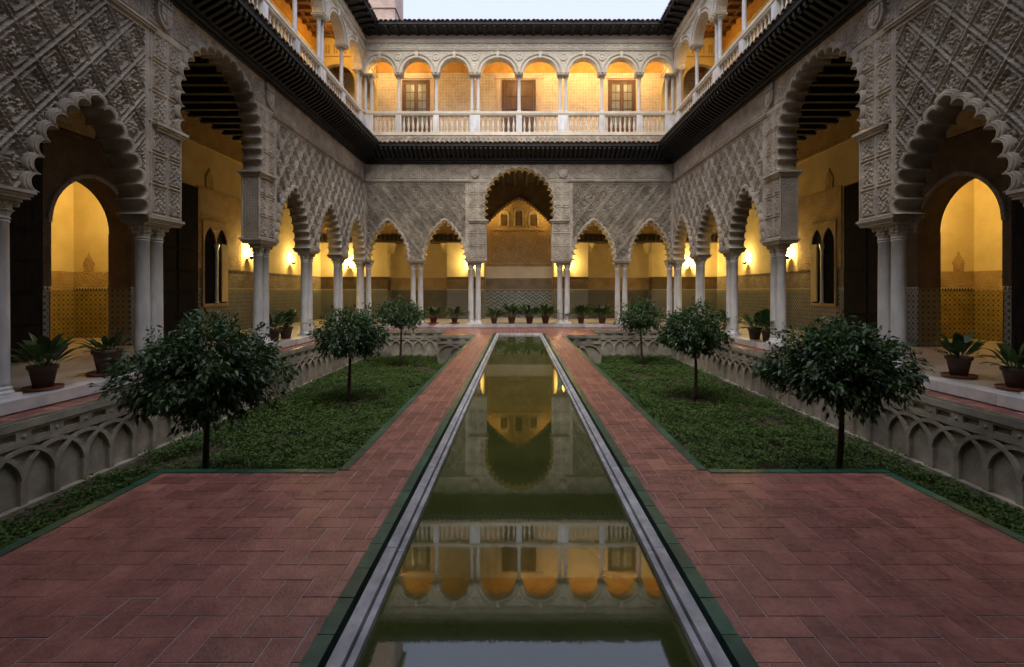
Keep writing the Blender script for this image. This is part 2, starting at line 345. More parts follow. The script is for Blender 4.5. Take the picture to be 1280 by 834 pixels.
# ================================================================== carved relief (height fields)
def vnoise(x, y, seed=0):
    xi = np.floor(x).astype(np.int64); yi = np.floor(y).astype(np.int64); fx = x - xi; fy = y - yi
    fx = fx * fx * (3 - 2 * fx); fy = fy * fy * (3 - 2 * fy)
    def h(a, b):
        n = (a * 374761393 + b * 668265263 + seed * 974634777) & 0xffffffff
        n = ((n ^ (n >> 13)) * 1274126177) & 0xffffffff
        return ((n ^ (n >> 16)) & 0xffff) / 65535.0
    return (h(xi, yi) * (1 - fx) + h(xi + 1, yi) * fx) * (1 - fy) + (h(xi, yi + 1) * (1 - fx) + h(xi + 1, yi + 1) * fx) * fy
def sst(a, b, x):
    t = np.clip((x - a) / (b - a), 0, 1); return t * t * (3 - 2 * t)
def sebka(u, z, ws=1.0):
    """lozenge net; each cell holds a lobed inner lozenge, a row of beads and a rosette or palmette"""
    pu, pz = (0.60, 0.78) if ws == 1 else (0.60, 0.76)
    a = u / pu + z / pz; b = u / pu - z / pz
    ca, cb = np.floor(a), np.floor(b); fa = a - ca - 0.5; fb = b - cb - 0.5
    n1 = vnoise(u * 12, z * 12, 21) - 0.5; n2 = vnoise(u * 40, z * 40, 22) - 0.5
    k = 0.475                                      # metres per unit of a, b across the rib
    m = np.maximum(np.abs(fa), np.abs(fb)); mn = np.minimum(np.abs(fa), np.abs(fb))
    edge = (0.5 - m) * k
    rib = 1 - sst(0.013 * ws, 0.021 * ws, edge + 0.003 * n1)
    lob = 0.365 - 0.030 * np.abs(np.sin(np.pi * 3 * (mn / 0.36)))
    ring = 1 - sst(0.010 * ws, 0.017 * ws, np.abs(m - lob) * k + 0.002 * n1)
    beads = sst(0.1, 0.5, np.cos(2 * np.pi * 9 * mn) * np.cos(np.clip((m - 0.435) / 0.05, -1, 1) * np.pi / 2) - 0.1)
    p = (fa + fb) * pu / 2; q = (fa - fb) * pz / 2     # metres: across, up
    r = np.hypot(p, q); th = np.arctan2(p, q)
    kind = ((ca + 2 * cb) % 3)
    ros = (1 - sst(0.105, 0.118, r / (0.80 + 0.20 * np.abs(np.cos(4 * th))))) * (0.45 + 0.55 * sst(-0.35, 0.2, np.cos(8 * th))) ; ros = np.maximum(ros, 1 - sst(0.026, 0.034, r)) * (1 - (np.abs(r - 0.040) < 0.007))
    stem = 1 - sst(0.008, 0.015, np.abs(p)); vol = 1 - sst(0.009, 0.016, np.abs(np.hypot(np.abs(p) - 0.055, q - 0.045) - 0.040)); vol2 = 1 - sst(0.009, 0.016, np.abs(np.hypot(np.abs(p) - 0.050, q + 0.060) - 0.036))
    palm = np.maximum.reduce([stem * (np.abs(q) < 0.17), vol, vol2, 1 - sst(0.020, 0.028, np.hypot(p, q - 0.135))])
    inner = np.where(kind == 0, ros, np.where(kind == 1, palm, np.maximum(vol, (1 - sst(0.030, 0.038, np.abs(r - 0.10))) * sst(-0.4, 0.1, np.cos(10 * th))))) * (m < 0.33)
    tri = sst(0.02, 0.10, n1 + 0.4 * n2) * 0.3
    h = np.maximum.reduce([rib * 1.0, ring * 0.86, beads * 0.6, inner * 0.8, tri])
    h = h * (1 + 0.08 * n2) + 0.03 * n1
    return (0.092 if ws == 1 else 0.13) * (1 - h)
def arab(u, z, s=0.15, amp=0.030):
    k = 2 * np.pi / s
    f = np.sin(k * u + 1.1 * np.sin(k * z * 0.5)) * np.sin(k * z + 1.1 * np.sin(k * u * 0.5))
    g = np.sin(k * 1.9 * (u + z)) * np.sin(k * 1.9 * (u - z))
    return amp * (1 - np.maximum(sst(-0.05, 0.3, f), 0.7 * sst(0.1, 0.5, g)))
def panels(u, z, pu, z0, z1, u0=0.0, s=0.15):
    """rectangular carved panels with raised borders in a band z0..z1"""
    c = (u - u0) / pu; du = (0.5 - np.abs(c - np.floor(c) - 0.5)) * pu
    dz = np.minimum(z - z0, z1 - z); d = np.minimum(du, dz)
    line = sst(0.016, 0.024, d) * (1 - sst(0.052, 0.060, d)); inside = sst(0.075, 0.085, d)
    return 0.034 * line + inside * (0.004 + arab(u, z, s)) + 0.006 * vnoise(u * 8, z * 8, 9)

ZS, ZI = 3.12, 2.99          # springing of the small arches, top of capitals
def facade_face(L, bays, res, lod, urange=None):
    """returns {part: (verts, quads)} for the carved court face; bays=[(centre, half width)] of the small arches"""
    ua, ub = urange or (-L, L); us = np.linspace(ua, ub, int((ub - ua) / res) + 1); zs = np.linspace(ZS - 0.0, 7.58, int((7.58 - ZS) / res) + 1)
    U, Z = np.meshgrid(us, zs); A = np.abs(U)
    if lod:
        Y = sebka(U, Z, 1.0 if L > 8 else 1.4)
        # frame round the sebka fields
        fr = np.minimum.reduce([A - 2.37, L - A + 0.02, 6.70 - Z]); Y = np.where(fr < 0.10, 0.006 + 0.02 * (np.abs(fr - 0.05) < 0.012), Y)
        fz = panels(U, Z, 0.70, 6.79, 7.50, 0.35); Y = np.where(Z > 6.79, fz, Y)
        Y = np.where((Z > 6.68) & (Z <= 6.79), 0.0, Y)
        al = np.where(Z > 4.9, panels(U, Z - 4.95, 0.31, 0, 0.6, 2.37 - 0.31 * 7, 0.13) * ((Z - 4.95) % 0.62 >= 0) , 0)
        zr = 4.95 + np.floor((Z - 4.95) / 0.60) * 0.60
        al = panels(U, Z, 0.425, zr, zr + 0.60, 1.945, 0.12)
        Y = np.where((A <= 2.37) & (Z <= 6.68), al, Y)
        Y = np.where(Z > 7.50, 0.0, Y)
        Y = Y + 0.004 * (vnoise(U * 3, Z * 3, 2) - 0.5)
    else: Y = np.zeros_like(U)
    hole = np.zeros_like(U, bool)
    for c, hw in bays:
        rise = 1.66; k = (rise * rise - hw * hw) / (2 * hw); Rr = hw + k + 0.13
        x = U - c
        hole |= (np.hypot(x - k, Z - ZS) < Rr) & (np.hypot(x + k, Z - ZS) < Rr) & (Z >= ZS - .01)
    zb = 4.95
    hole |= (A < 1.44 + 0.14) & (Z > zb) & (Z <= zb + 0.80)
    hole |= (np.hypot(U, Z - zb - 0.80) < 1.44 + 0.14) & (Z > zb + 0.7)
    hole |= (A < 1.52) & (Z <= zb)
    nz, nu = U.shape; idx = np.arange(nz * nu).reshape(nz, nu)
    q = np.stack([idx[:-1, :-1], idx[:-1, 1:], idx[1:, 1:], idx[1:, :-1]], -1)
    hq = hole[:-1, :-1] | hole[:-1, 1:] | hole[1:, 1:] | hole[1:, :-1]
    uc = (U[:-1, :-1] + U[1:, 1:]) / 2; zc = (Z[:-1, :-1] + Z[1:, 1:]) / 2
    V = np.stack([U.ravel(), Y.ravel(), Z.ravel()], 1)
    reg = {'frieze': zc > 6.74, 'arch_surround': (np.abs(uc) <= 2.37) & (zc <= 6.74) & (zc > 4.9),
           'pier_face': None, 'sebka_panel': None}
    out = []
    def cut(name, mask):
        qq = q[mask & ~hq].reshape(-1, 4)
        if len(qq) == 0: return
        u_, inv = np.unique(qq, return_inverse=True); out.append((name, V[u_], inv.reshape(-1, 4)))
    cut('frieze', zc > 6.74)
    for s in (-1, 1):
        cut('arch_surround', reg['arch_surround'] & (uc * s > 0))
        cut('pier_face', (uc * s <= 2.37) & (uc * s > 1.0) & (zc <= 4.9))
        cut('sebka_panel', (uc * s > 2.37) & (zc <= 6.74))
    return out

# ================================================================== shared column meshes
def column_meshes(pref, r, z0, z1, z2, base_h):
    b = MB().box(-r * 1.35, r * 1.35, -r * 1.35, r * 1.35, z0, z0 + base_h * 0.35)
    b.lathe([(r * 1.3, z0 + base_h * 0.35), (r * 1.34, z0 + base_h * 0.5), (r * 1.15, z0 + base_h * 0.66), (r * 1.2, z0 + base_h * 0.85), (r * 1.02, z0 + base_h)], 20)
    s = MB().lathe([(r * 1.02, z0 + base_h), (r, z0 + base_h + 0.05), (r * 0.97, (z0 + z1) / 2), (r * 0.90, z1 - 0.06), (r * 0.98, z1 - 0.05), (r * 0.98, z1 - 0.03), (r * 0.88, z1 - 0.02)], 20)
    h = z2 - z1; c = MB()
    pr = [(r * 0.9, z1 - 0.02), (r * 1.06, z1), (r * 0.92, z1 + 0.03), (r * 1.02, z1 + h * 0.32), (r * 1.22, z1 + h * 0.40), (r * 1.05, z1 + h * 0.46), (r * 1.15, z1 + h * 0.66), (r * 1.45, z1 + h * 0.78), (r * 1.2, z1 + h * 0.82)]
    c.lathe(pr, 32, mod=lambda k, a: 1 + (0.10 * math.cos(8 * a + (k > 5) * math.pi) if 2 < k else 0))
    for sx in (-1, 1):
        for sy in (-1, 1): c.lathe([(r * .25, z1 + h * .6), (r * .33, z1 + h * .72), (r * .25, z1 + h * .84)], 8, (sx * r * 1.0, sy * r * 1.0))
    c.box(-r * 1.36, r * 1.36, -r * 1.36, r * 1.36, z1 + h * 0.84, z2)
    return [('column', s.mesh(pref + 'column', 'marble', True)), ('capital', c.mesh(pref + 'capital', 'capital_stone')), ('base', b.mesh(pref + 'base', 'marble'))]
LOW = column_meshes('lower_', 0.125, 0.18, 2.70, ZI, 0.17)
UPP = column_meshes('upper_', 0.075, 9.95, 11.42, 11.60, 0.10)
def place_column(parent, ms, x, y):
    s = link(ms[0][0], ms[0][1], parent, (x, y, 0))
    for n, me in ms[1:]: link(n, me, s)
    return s

bal = MB()
bal.box(-.045, .045, -.045, .045, 9.0, 9.06)
bal.lathe([(.03, 9.06), (.045, 9.09), (.03, 9.12), (.058, 9.24), (.062, 9.30), (.042, 9.45), (.026, 9.56), (.024, 9.62), (.042, 9.65), (.026, 9.68), (.036, 9.73)], 10)
bal.box(-.042, .042, -.042, .042, 9.73, 9.78)
BAL = bal.mesh('baluster', 'stone_cream')
# barrel tile: half tube, lying along -y (down slope) from origin
def tile_mesh(name, w, L, drop, over=0.0):
    mb = MB(); n = 6
    for (y0, y1, z0, z1, rr) in [(0.0, -L * 0.55, 0.0, -drop * 0.55, w * 0.46), (-L * 0.45, -L, -drop * 0.45 - 0.012, -drop - 0.012, w * 0.5)]:
        vs = []
        for (y, z, r) in ((y0, z0, rr * 0.92), (y1, z1, rr)):
            for t in (0, 0.018):
                for i in range(n + 1):
                    a = math.pi * i / n; vs.append((-(r - t) * math.cos(a), y, z + (r - t) * 0.8 * math.sin(a)))
        m = n + 1; fs = []
        for i in range(n):
            fs += [(i, i + 1, 2 * m + i + 1, 2 * m + i), (m + i + 1, m + i, 3 * m + i, 3 * m + i + 1), (2 * m + i, 2 * m + i + 1, 3 * m + i + 1, 3 * m + i)]
        mb.add(vs, fs)
    return mb.mesh(name, 'clay_tile')
TILE_LOW = tile_mesh('roof_tile', 0.21, 1.0, 0.52)
TILE_UP = tile_mesh('roof_tile', 0.21, 1.2, 0.50)
def bracket_mesh(w, o, z0, z1, h):
    mb = MB()
    pr = [(0.0, z0), (-o * .25, z0 + (z1 - z0) * .18), (-o * .6, z0 + (z1 - z0) * .55), (-o * .86, z1 - 0.05), (-o * .93, z1 - 0.11), (-o, z1 - 0.05), (-o, z1 + h)]
    top = [(y, z0 + (z1 - z0) * (-y / o) + h) for y, z in pr]
    vs = []
    for x in (-w / 2, w / 2):
        vs += [(x, y, z) for y, z in pr] + [(x, y, z) for y, z in top]
    n = len(pr); fs = []
    for k in (0, 1):
        o_ = k * 2 * n
        for i in range(n - 1): fs.append((o_ + i, o_ + i + 1, o_ + n + i + 1, o_ + n + i) if k else (o_ + i, o_ + n + i, o_ + n + i + 1, o_ + i + 1))
    for i in range(n - 1): fs.append((i, i + 1, 2 * n + i + 1, 2 * n + i))
    fs.append((n - 1, 2 * n - 1, 4 * n - 1, 3 * n - 1))
    return mb.add(vs, fs).mesh('bracket', 'eave_wood')
BR_LOW = bracket_mesh(0.09, 0.82, 7.60, 8.02, 0.14)
BR_UP = bracket_mesh(0.13, 0.70, 13.38, 13.50, 0.10)

# ================================================================== the facades
SMALL = {}
def small_arch_mesh(hw):
    k = round(hw, 3)
    if k not in SMALL:
        P, N = pointed(hw, 1.66, 150, ZS); SMALL[k] = lobed_mesh('lobed_arch', P, N, 15, 0.13, 0.48, 'stucco')
    return SMALL[k]
P_, N_ = stilted(1.44, 0.80, 210, 4.95)
BIG = lobed_mesh('great_lobed_arch', P_, N_, 21, 0.145, 0.48, 'stucco')
def impost(mb, x0, x1, y0, y1, z0, z1, ov=0.07):
    h = z1 - z0
    for k, (a, b) in enumerate(((0.0, 0.3), (0.45, 0.62), (1.0, 1.0))):
        o = ov * (0.25, 0.6, 1.0)[k]; mb.box(x0 - o, x1 + o, y0 - o, y1 + o, z0 + h * (0, 0.33, 0.62)[k], z0 + h * (0.33, 0.62, 1.0)[k])
def crest_mesh():
    mb = MB(); n = 14
    # shield outline
    sh = [(-.20, .12), (-.20, -.08), (-.14, -.22), (0, -.32), (.14, -.22), (.20, -.08), (.20, .12)]
    for s, y in ((1.0, -.05), (0.72, -.075)):
        m = len(sh); vs = [(x * s, y, z * s) for x, z in sh] + [(x * s, 0.03, z * s) for x, z in sh]
        mb.add(vs, [tuple(range(m))] + [(i, (i + 1) % m, m + (i + 1) % m, m + i)[::-1] for i in range(m)])
    mb.box(-.015, .015, -.09, 0, -.2, .08); mb.box(-.13, .13, -.09, 0, -.05, -.02)
    mb.box(-.19, .19, -.06, .03, .14, .19)
    for x in (-.17, -.085, 0, .085, .17): mb.lathe([(.035, .19), (.028, .23), (.038, .27), (.015, .31)], 8, (x, -.03))
    return mb.mesh('heraldic_shield', 'stucco')
CREST = crest_mesh()
def lower_arcade(L, cols, origin, rz, label, group, res, lod, urange=None):
    t = thing('lower_arcade', label, 'arcade', origin, rz, group)
    TH = 0.48; yc = 0.24
    bays = []
    for a, b in zip(cols[:-1], cols[1:]):
        hw = (b - a) / 2 - 0.49
        for s in (-1, 1): bays.append((s * (a + b) / 2, hw))
    for name, V, Q in facade_face(L, bays, res, lod, urange):
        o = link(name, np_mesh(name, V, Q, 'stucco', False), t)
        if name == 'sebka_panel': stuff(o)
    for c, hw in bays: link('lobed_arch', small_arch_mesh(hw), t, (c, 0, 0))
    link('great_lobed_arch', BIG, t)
    # core of the wall behind the carved face (gallery side)
    for name, V, Q in facade_face(L, bays, 0.06, 0):
        V = V.copy(); V[:, 1] = TH
        link('wall_back', np_mesh('wall_back', V, Q, 'yellow_plaster'), t) if name != 'pier_face' else None
    for a_, b_ in ((-L, -2.22), (2.22, L)):
        sc = MB(); sc.box(a_, b_, -0.035, 0.05, 6.68, 6.72); sc.box(a_, b_, -0.06, 0.05, 6.72, 6.755); sc.box(a_, b_, -0.03, 0.05, 6.755, 6.785)
        sc.build('string_course', 'stucco', t)
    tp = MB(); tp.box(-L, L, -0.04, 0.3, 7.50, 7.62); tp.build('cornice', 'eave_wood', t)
    for s in (-1, 1):
        p = MB(); p.box(*sorted((s * 1.52, s * 2.34)), 0.035, TH, ZS, 4.80)
        pc = p.build('pier', 'carved_stucco', t)
        im = MB(); impost(im, *sorted((s * 1.50, s * 2.20)), -0.01, TH, 4.80, 4.95, 0.09); im.build('impost', 'stucco', pc)
        im = MB(); impost(im, *sorted((s * 1.54, s * 2.40)), 0.0, TH, ZI, ZS, 0.06); im.build('impost', 'stucco', pc)
        for y in (0.0, TH - .02):
            cl = MB().lathe([(.03, ZS), (.02, ZS + .06), (.022, ZS + .85), (.03, ZS + .87), (.02, ZS + .9), (.02, 4.74), (.032, 4.80)], 8, (s * 1.515, y + .01)); cl.build('colonnette', 'stucco', pc)
        if lod:
            cr = link('heraldic_shield', CREST, t, (s * 2.02, -.01, 7.17))
    for i, c in enumerate(cols):
        for s in (-1, 1):
            if i == len(cols) - 1:
                im = MB(); impost(im, *sorted((s * (c - 0.46), s * (c + 0.2))), 0.0, TH, ZI, ZS, 0.06); im.build('impost', 'stucco', t)
                place_column(t, LOW, s * (c - 0.33), yc)
                if L < 8: place_column(t, LOW, s * c, yc)
            else:
                for k in (-1, 1): place_column(t, LOW, s * (c - 0.04 * (i == 0)) + k * 0.17, yc)
                if i:
                    im = MB(); impost(im, s * c - 0.36, s * c + 0.36, 0.0, TH, ZI, ZS, 0.06); im.build('impost', 'stucco', t)
    return t
FAR = (0, 22, 0); LEFT = (-7.06, 11.5, 0); RIGHT = (7.06, 11.5, 0); NEAR = (0, 1.0, 0)
CF = [2.1, 4.73, 7.3]; CS = [2.1, 4.98, 7.86, 10.74]
lower_arcade(7.06, CF, FAR, 0, 'carved stucco arcade of five lobed arches closing the end of the pool', None, 0.02, 1)
GA = 'long carved arcades down the two sides'
LA = 'long carved stucco arcade of lobed arches on paired marble columns beside the garden'
lower_arcade(10.5, CS, LEFT, R(90), LA, GA, 0.0165, 1, (-8.2, 10.5))
lower_arcade(10.5, CS, RIGHT, R(-90), LA, GA, 0.0165, 1, (-10.5, 8.2))
lower_arcade(7.06, CF, NEAR, R(180), 'plain end arcade behind the viewer at the start of the pool', None, 0.1, 0)

def eave(L, origin, rz, which, label, group, detail=True):
    low = which == 'low'
    t = thing('eave_roof', label, 'roof', origin, rz, group)
    o, z0, z1 = (0.83, 7.66, 8.16) if low else (0.72, 13.42, 13.60)
    back = 0.12 if low else 3.3
    zt = 8.80 if low else 14.55
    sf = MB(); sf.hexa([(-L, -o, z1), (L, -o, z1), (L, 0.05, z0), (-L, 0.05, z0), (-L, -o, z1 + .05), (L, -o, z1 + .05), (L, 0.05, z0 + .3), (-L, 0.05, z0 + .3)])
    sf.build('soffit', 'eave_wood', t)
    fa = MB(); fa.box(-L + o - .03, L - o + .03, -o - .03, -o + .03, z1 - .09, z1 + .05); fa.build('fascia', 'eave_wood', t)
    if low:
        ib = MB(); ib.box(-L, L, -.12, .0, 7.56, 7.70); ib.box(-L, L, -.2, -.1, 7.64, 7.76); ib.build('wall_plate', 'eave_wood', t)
    dk = MB(); zb = z1 + .06
    dk.hexa([(-L - 3 * (not low), -o - .02, zb), (L + 3 * (not low), -o - .02, zb), (L + 3 * (not low), back, zt - .1), (-L - 3 * (not low), back, zt - .1),
             (-L - 3 * (not low), -o - .02, zb + .03), (L + 3 * (not low), -o - .02, zb + .03), (L + 3 * (not low), back, zt - .07), (-L - 3 * (not low), back, zt - .07)])
    dk.build('roof_deck', 'clay_tile', t)
    if detail:
        p = 0.21 if low else 0.44; n = int(2 * L / p)
        for i in range(n): link('bracket', BR_LOW if low else BR_UP, t, (-L + p * (i + .5) + (2 * L - n * p) / 2, 0, 0))
        p = 0.21; n = int(2 * L / p)
        for i in range(n):
            x = -L + p * (i + .5) + (2 * L - n * p) / 2
            link('roof_tile', TILE_LOW if low else TILE_UP, t, (x, 0.06 if low else 0.36, (8.72 if low else 14.12) + random.uniform(-.008, .008)), (0, 0, random.uniform(-.02, .02)))
    return t
GL = 'timber eaves over the side arcades'; GU = 'upper eaves over the side galleries'
eave(7.06, FAR, 0, 'low', 'black timber eave with clay tiles under the end balcony', None)
eave(10.5, LEFT, R(90), 'low', 'long black timber eave with clay tiles under the side balcony', GL)
eave(10.5, RIGHT, R(-90), 'low', 'long black timber eave with clay tiles under the side balcony', GL)
eave(7.06, NEAR, R(180), 'low', 'plain dark eave on the wall behind the viewer', None, False)
eave(7.06, FAR, 0, 'up', 'topmost tiled eave against the sky above the end gallery', None)
eave(10.5, LEFT, R(90), 'up', 'topmost dark tiled eave above the side gallery', GU)
eave(10.5, RIGHT, R(-90), 'up', 'topmost dark tiled eave above the side gallery', GU)
eave(7.06, NEAR, R(180), 'up', 'plain topmost eave behind the viewer', None, False)

# ------------------------------------------------------------------ upper galleries
Z0, ZA, ZT = 9.95, 11.68, 12.72      # rail top, springing, cornice
def upper_gallery(L, cols, pairs, origin, rz, label, group, lod=1):
    t = thing('upper_gallery', label, 'gallery', origin, rz, group)
    y0, y1 = 0.04, 0.38; yc = 0.20
    wall = MB()
    edges = [-L] + [c for c in cols if -L < c < L] + [L]
    cuts = []
    for a, b in zip(cols[:-1], cols[1:]):
        wa = 0.28 if round(abs(a), 2) in pairs else 0.20; wb = 0.28 if round(abs(b), 2) in pairs else 0.20
        x0, x1 = max(a + wa, -L), min(b - wb, L); cuts.append((x0, x1))
    n = 24
    last = -L
    for x0, x1 in cuts:
        if x0 > last: wall.box(last, x0, y0, y1, ZA, ZT)
        c, hw = (x0 + x1) / 2, (x1 - x0) / 2
        pts = [(c - hw * math.cos(math.pi * i / n), ZA + 0.68 * math.sin(math.pi * i / n)) for i in range(n + 1)]
        vs = []; 
        for x, z in pts: vs += [(x, y0, z), (x, y0, ZT), (x, y1, z), (x, y1, ZT)]
        fs = []
        for i in range(n):
            k = 4 * i; fs += [(k, k + 4, k + 5, k + 1), (k + 2, k + 3, k + 7, k + 6), (k, k + 2, k + 6, k + 4)]
        wall.add(vs, fs); last = x1
        if lod:
            ar = MB(); vs = []; prof = [(0.0, 0.06), (0.0, -0.03), (0.03, -0.055), (0.08, -0.045), (0.085, 0.0), (0.15, -0.02), (0.155, -0.075), (0.20, -0.09), (0.215, 0.06)]
            m = 28
            for e, y in prof:
                for i in range(m + 1):
                    a = math.pi * i / m; vs.append((-(hw + e) * math.cos(a), y, ZA + (0.68 + e) * math.sin(a)))
            fs = [(k * (m + 1) + i, k * (m + 1) + i + 1, (k + 1) * (m + 1) + i + 1, (k + 1) * (m + 1) + i) for k in range(len(prof) - 1) for i in range(m)]
            a_ = ar.add(vs, fs).build('archivolt', 'stone_cream', t, loc=(c, 0, 0))
            ks = MB(); ks.hexa([(-.05, -.09, ZA + .66), (.05, -.09, ZA + .66), (.05, .05, ZA + .66), (-.05, .05, ZA + .66), (-.08, -.11, ZA + .92), (.08, -.11, ZA + .92), (.08, .05, ZA + .92), (-.08, .05, ZA + .92)])
            ks.lathe([(.05, ZA + .9), (.07, ZA + .95), (.03, ZA + .98)], 8, (0, -.05)); ks.build('keystone', 'stone_cream', a_)
    if last < L: wall.box(last, L, y0, y1, ZA, ZT)
    wall.build('spandrel_wall', 'carved_cream', t)
    fr = MB(); fr.box(-L, L, -.03, y1, ZT, ZT + .05); fr.box(-L, L, -.06, y1, ZT + .05, ZT + .09); fr.build('cornice', 'stone_cream', t)
    fr = MB(); fr.box(-L, L, 0.06, y1, ZT + .09, 13.06); fr.build('frieze_core', 'stone_cream', t)
    if lod:
        U, Z = np.meshgrid(np.linspace(-L, L, int(2 * L / .022)), np.linspace(ZT + .085, 13.065, 12)); q = (U / .62) % 1 - .5
        sc = np.abs(Z - 12.94 - .07 * np.sin(2 * np.pi * U / .62)); ros = np.hypot(q * .62, (Z - 12.94))
        h = np.maximum.reduce([1 - sst(.02, .04, sc), 1 - sst(.05, .08, ros), .75 * sst(0, .5, np.sin(U * 44) * np.sin(Z * 50 + 9 * np.sin(U * 9)))])
        nz, nu = U.shape; ix = np.arange(nz * nu).reshape(nz, nu); qd = np.stack([ix[:-1, :-1], ix[:-1, 1:], ix[1:, 1:], ix[1:, :-1]], -1).reshape(-1, 4)
        link('frieze', np_mesh('frieze', np.stack([U.ravel(), (.05 - .05 * h).ravel(), Z.ravel()], 1), qd, 'stone_cream', True), t)
    fr = MB(); fr.box(-L, L, -.04, y1, 13.06, 13.12); fr.box(-L, L, -.08, y1, 13.12, 13.17); fr.build('cornice', 'stone_cream', t)
    fr = MB(); fr.box(-L, L, 0.0, y1, 13.17, 13.46); fr.build('top_band', 'plaster_pink', t)
    fl = MB(); fl.box(-L - .3, L + .3, 0.05, 2.6, 8.55, 8.84); fl.build('balcony_floor', 'floor_stone', t)
    # balustrade
    rl = MB(); rl.box(-L, L, yc - .11, yc + .11, 9.78, 9.84); rl.box(-L, L, yc - .14, yc + .14, 9.84, 9.95); rl.build('handrail', 'stone_cream', t)
    pl = MB(); pl.box(-L, L, yc - .15, yc + .13, 8.80, 8.93); pl.box(-L, L, yc - .12, yc + .11, 8.93, 9.0); pl.build('balustrade_plinth', 'stone_cream', t)
    for c in cols:
        pr = round(abs(c), 2) in pairs; w = 0.24 if pr else 0.13
        cc = max(-L + .1, min(L - .1, c))
        pd = MB(); pd.box(cc - w, cc + w, yc - .125, yc + .125, 9.0, 9.78); pd.box(cc - w + .05, cc + w - .05, yc - .135, yc, 9.1, 9.68); pd.build('pedestal', 'marble', t)
        for k in ((-1, 1) if pr else (0,)): place_column(t, UPP, cc + k * 0.14, yc)
        im = MB(); ww = w if pr else 0.15
        im.box(cc - ww, cc + ww, y0 - .02, y1 + .02, 11.60, 11.63); im.box(cc - ww - .03, cc + ww + .03, y0 - .05, y1 + .05, 11.63, ZA); im.build('impost', 'stone_cream', t)
    if lod:
        for a, b in zip(cols[:-1], cols[1:]):
            wa = 0.24 if round(abs(a), 2) in pairs else 0.13; wb = 0.24 if round(abs(b), 2) in pairs else 0.13
            x0, x1 = max(a, -L + .1) + wa, min(b, L - .1) - wb; n = max(3, int(round((x1 - x0) / 0.225)))
            for i in range(n): link('baluster', BAL, t, (x0 + (x1 - x0) * (i + .5) / n, yc, 0))
        for c in cols[1:-1]:
            rd = MB(); vs = []
            for r, y in ((.16, .04), (.16, -.01), (.12, -.02), (.115, .01), (.06, .01), (.05, -.03), (.0, -.035)):
                vs += [(r * math.cos(2 * math.pi * i / 18), y, r * math.sin(2 * math.pi * i / 18)) for i in range(18)]
            fs = [(k * 18 + i, (k + 1) * 18 + i, (k + 1) * 18 + (i + 1) % 18, k * 18 + (i + 1) % 18) for k in range(6) for i in range(18)]
            rd.add(vs, fs).build('roundel', 'stone_cream', t, loc=(c, 0, 12.42))
    return t
UF = [-7.3, -5.55, -3.82, -2.03, 0, 2.03, 3.82, 5.55, 7.3]
US = [-10.25, -8.1, -6.0, -4.0, -2.0, 0, 2.0, 4.0, 6.0, 8.1, 10.25]
upper_gallery(7.06, UF, (2.03, 7.3), FAR, 0, 'upper balcony of eight lit round arches facing down the pool', None)
GG = 'upper side balconies'
upper_gallery(10.5, US, (6.0, 10.25), LEFT, R(90), 'upper side balcony with white balusters and slender marble columns', GG)
upper_gallery(10.5, US, (6.0, 10.25), RIGHT, R(-90), 'upper side balcony with white balusters and slender marble columns', GG)
upper_gallery(7.06, UF, (2.03, 7.3), NEAR, R(180), 'upper balcony on the wall behind the viewer', None, 0)

def panelled_door(parent, x, w, h, z0, y, glazed):
    d = MB(); fw = .09
    d.box(x - w / 2 - .1, x - w / 2, y - .06, y, z0, z0 + h + .1); d.box(x + w / 2, x + w / 2 + .1, y - .06, y, z0, z0 + h + .1); d.box(x - w / 2, x + w / 2, y - .06, y, z0 + h, z0 + h + .1)
    fo = d.build('door', 'window_paint', parent)
    for s in (-1, 1):
        lf = MB(); a, b = sorted((x + s * .01, x + s * (w / 2 - .01)))
        lf.box(a, a + fw, y - .045, y - .005, z0, z0 + h - .01); lf.box(b - fw, b, y - .045, y - .005, z0, z0 + h - .01)
        for zz in ((0, .1), (h * .33, h * .33 + .09), (h - .12, h - .01)): lf.box(a + fw, b - fw, y - .045, y - .005, z0 + zz[0], z0 + zz[1])
        if glazed:
            for k in (1, 2, 3, 4): zz = z0 + h * .33 + .09 + (h * .67 - .2) * k / 5; lf.box(a + fw, b - fw, y - .038, y - .01, zz - .015, zz + .015)
            lf.box((a + b) / 2 - .013, (a + b) / 2 + .013, y - .036, y - .012, z0 + h * .33 + .09, z0 + h - .12)
        lf.build('door_leaf', 'window_paint' if glazed else 'door_wood', fo)
        if glazed:
            g = MB(); g.box(a + fw, b - fw, y - .022, y - .018, z0 + h * .33 + .09, z0 + h - .12); g.build('pane', 'glass_pane', fo)
            g = MB(); g.box(a + fw, b - fw, y - .03, y - .012, z0 + .1, z0 + h * .33); g.build('door_panel', 'window_paint', fo)
        else:
            for r in range(5):
                for c in range(2):
                    zz0 = z0 + .14 + r * (h - .26) / 5; xx = a + fw + c * (b - a - 2 * fw) / 2
                    g = MB(); g.box(xx + .02, xx + (b - a - 2 * fw) / 2 - .02, y - .052, y - .012, zz0, zz0 + (h - .26) / 5 - .05); g.build('door_panel', 'door_wood', fo)
            g = MB(); g.box(a + fw, b - fw, y - .03, y - .012, z0 + .1, z0 + h - .12); g.build('door_board', 'door_wood', fo)
    return fo
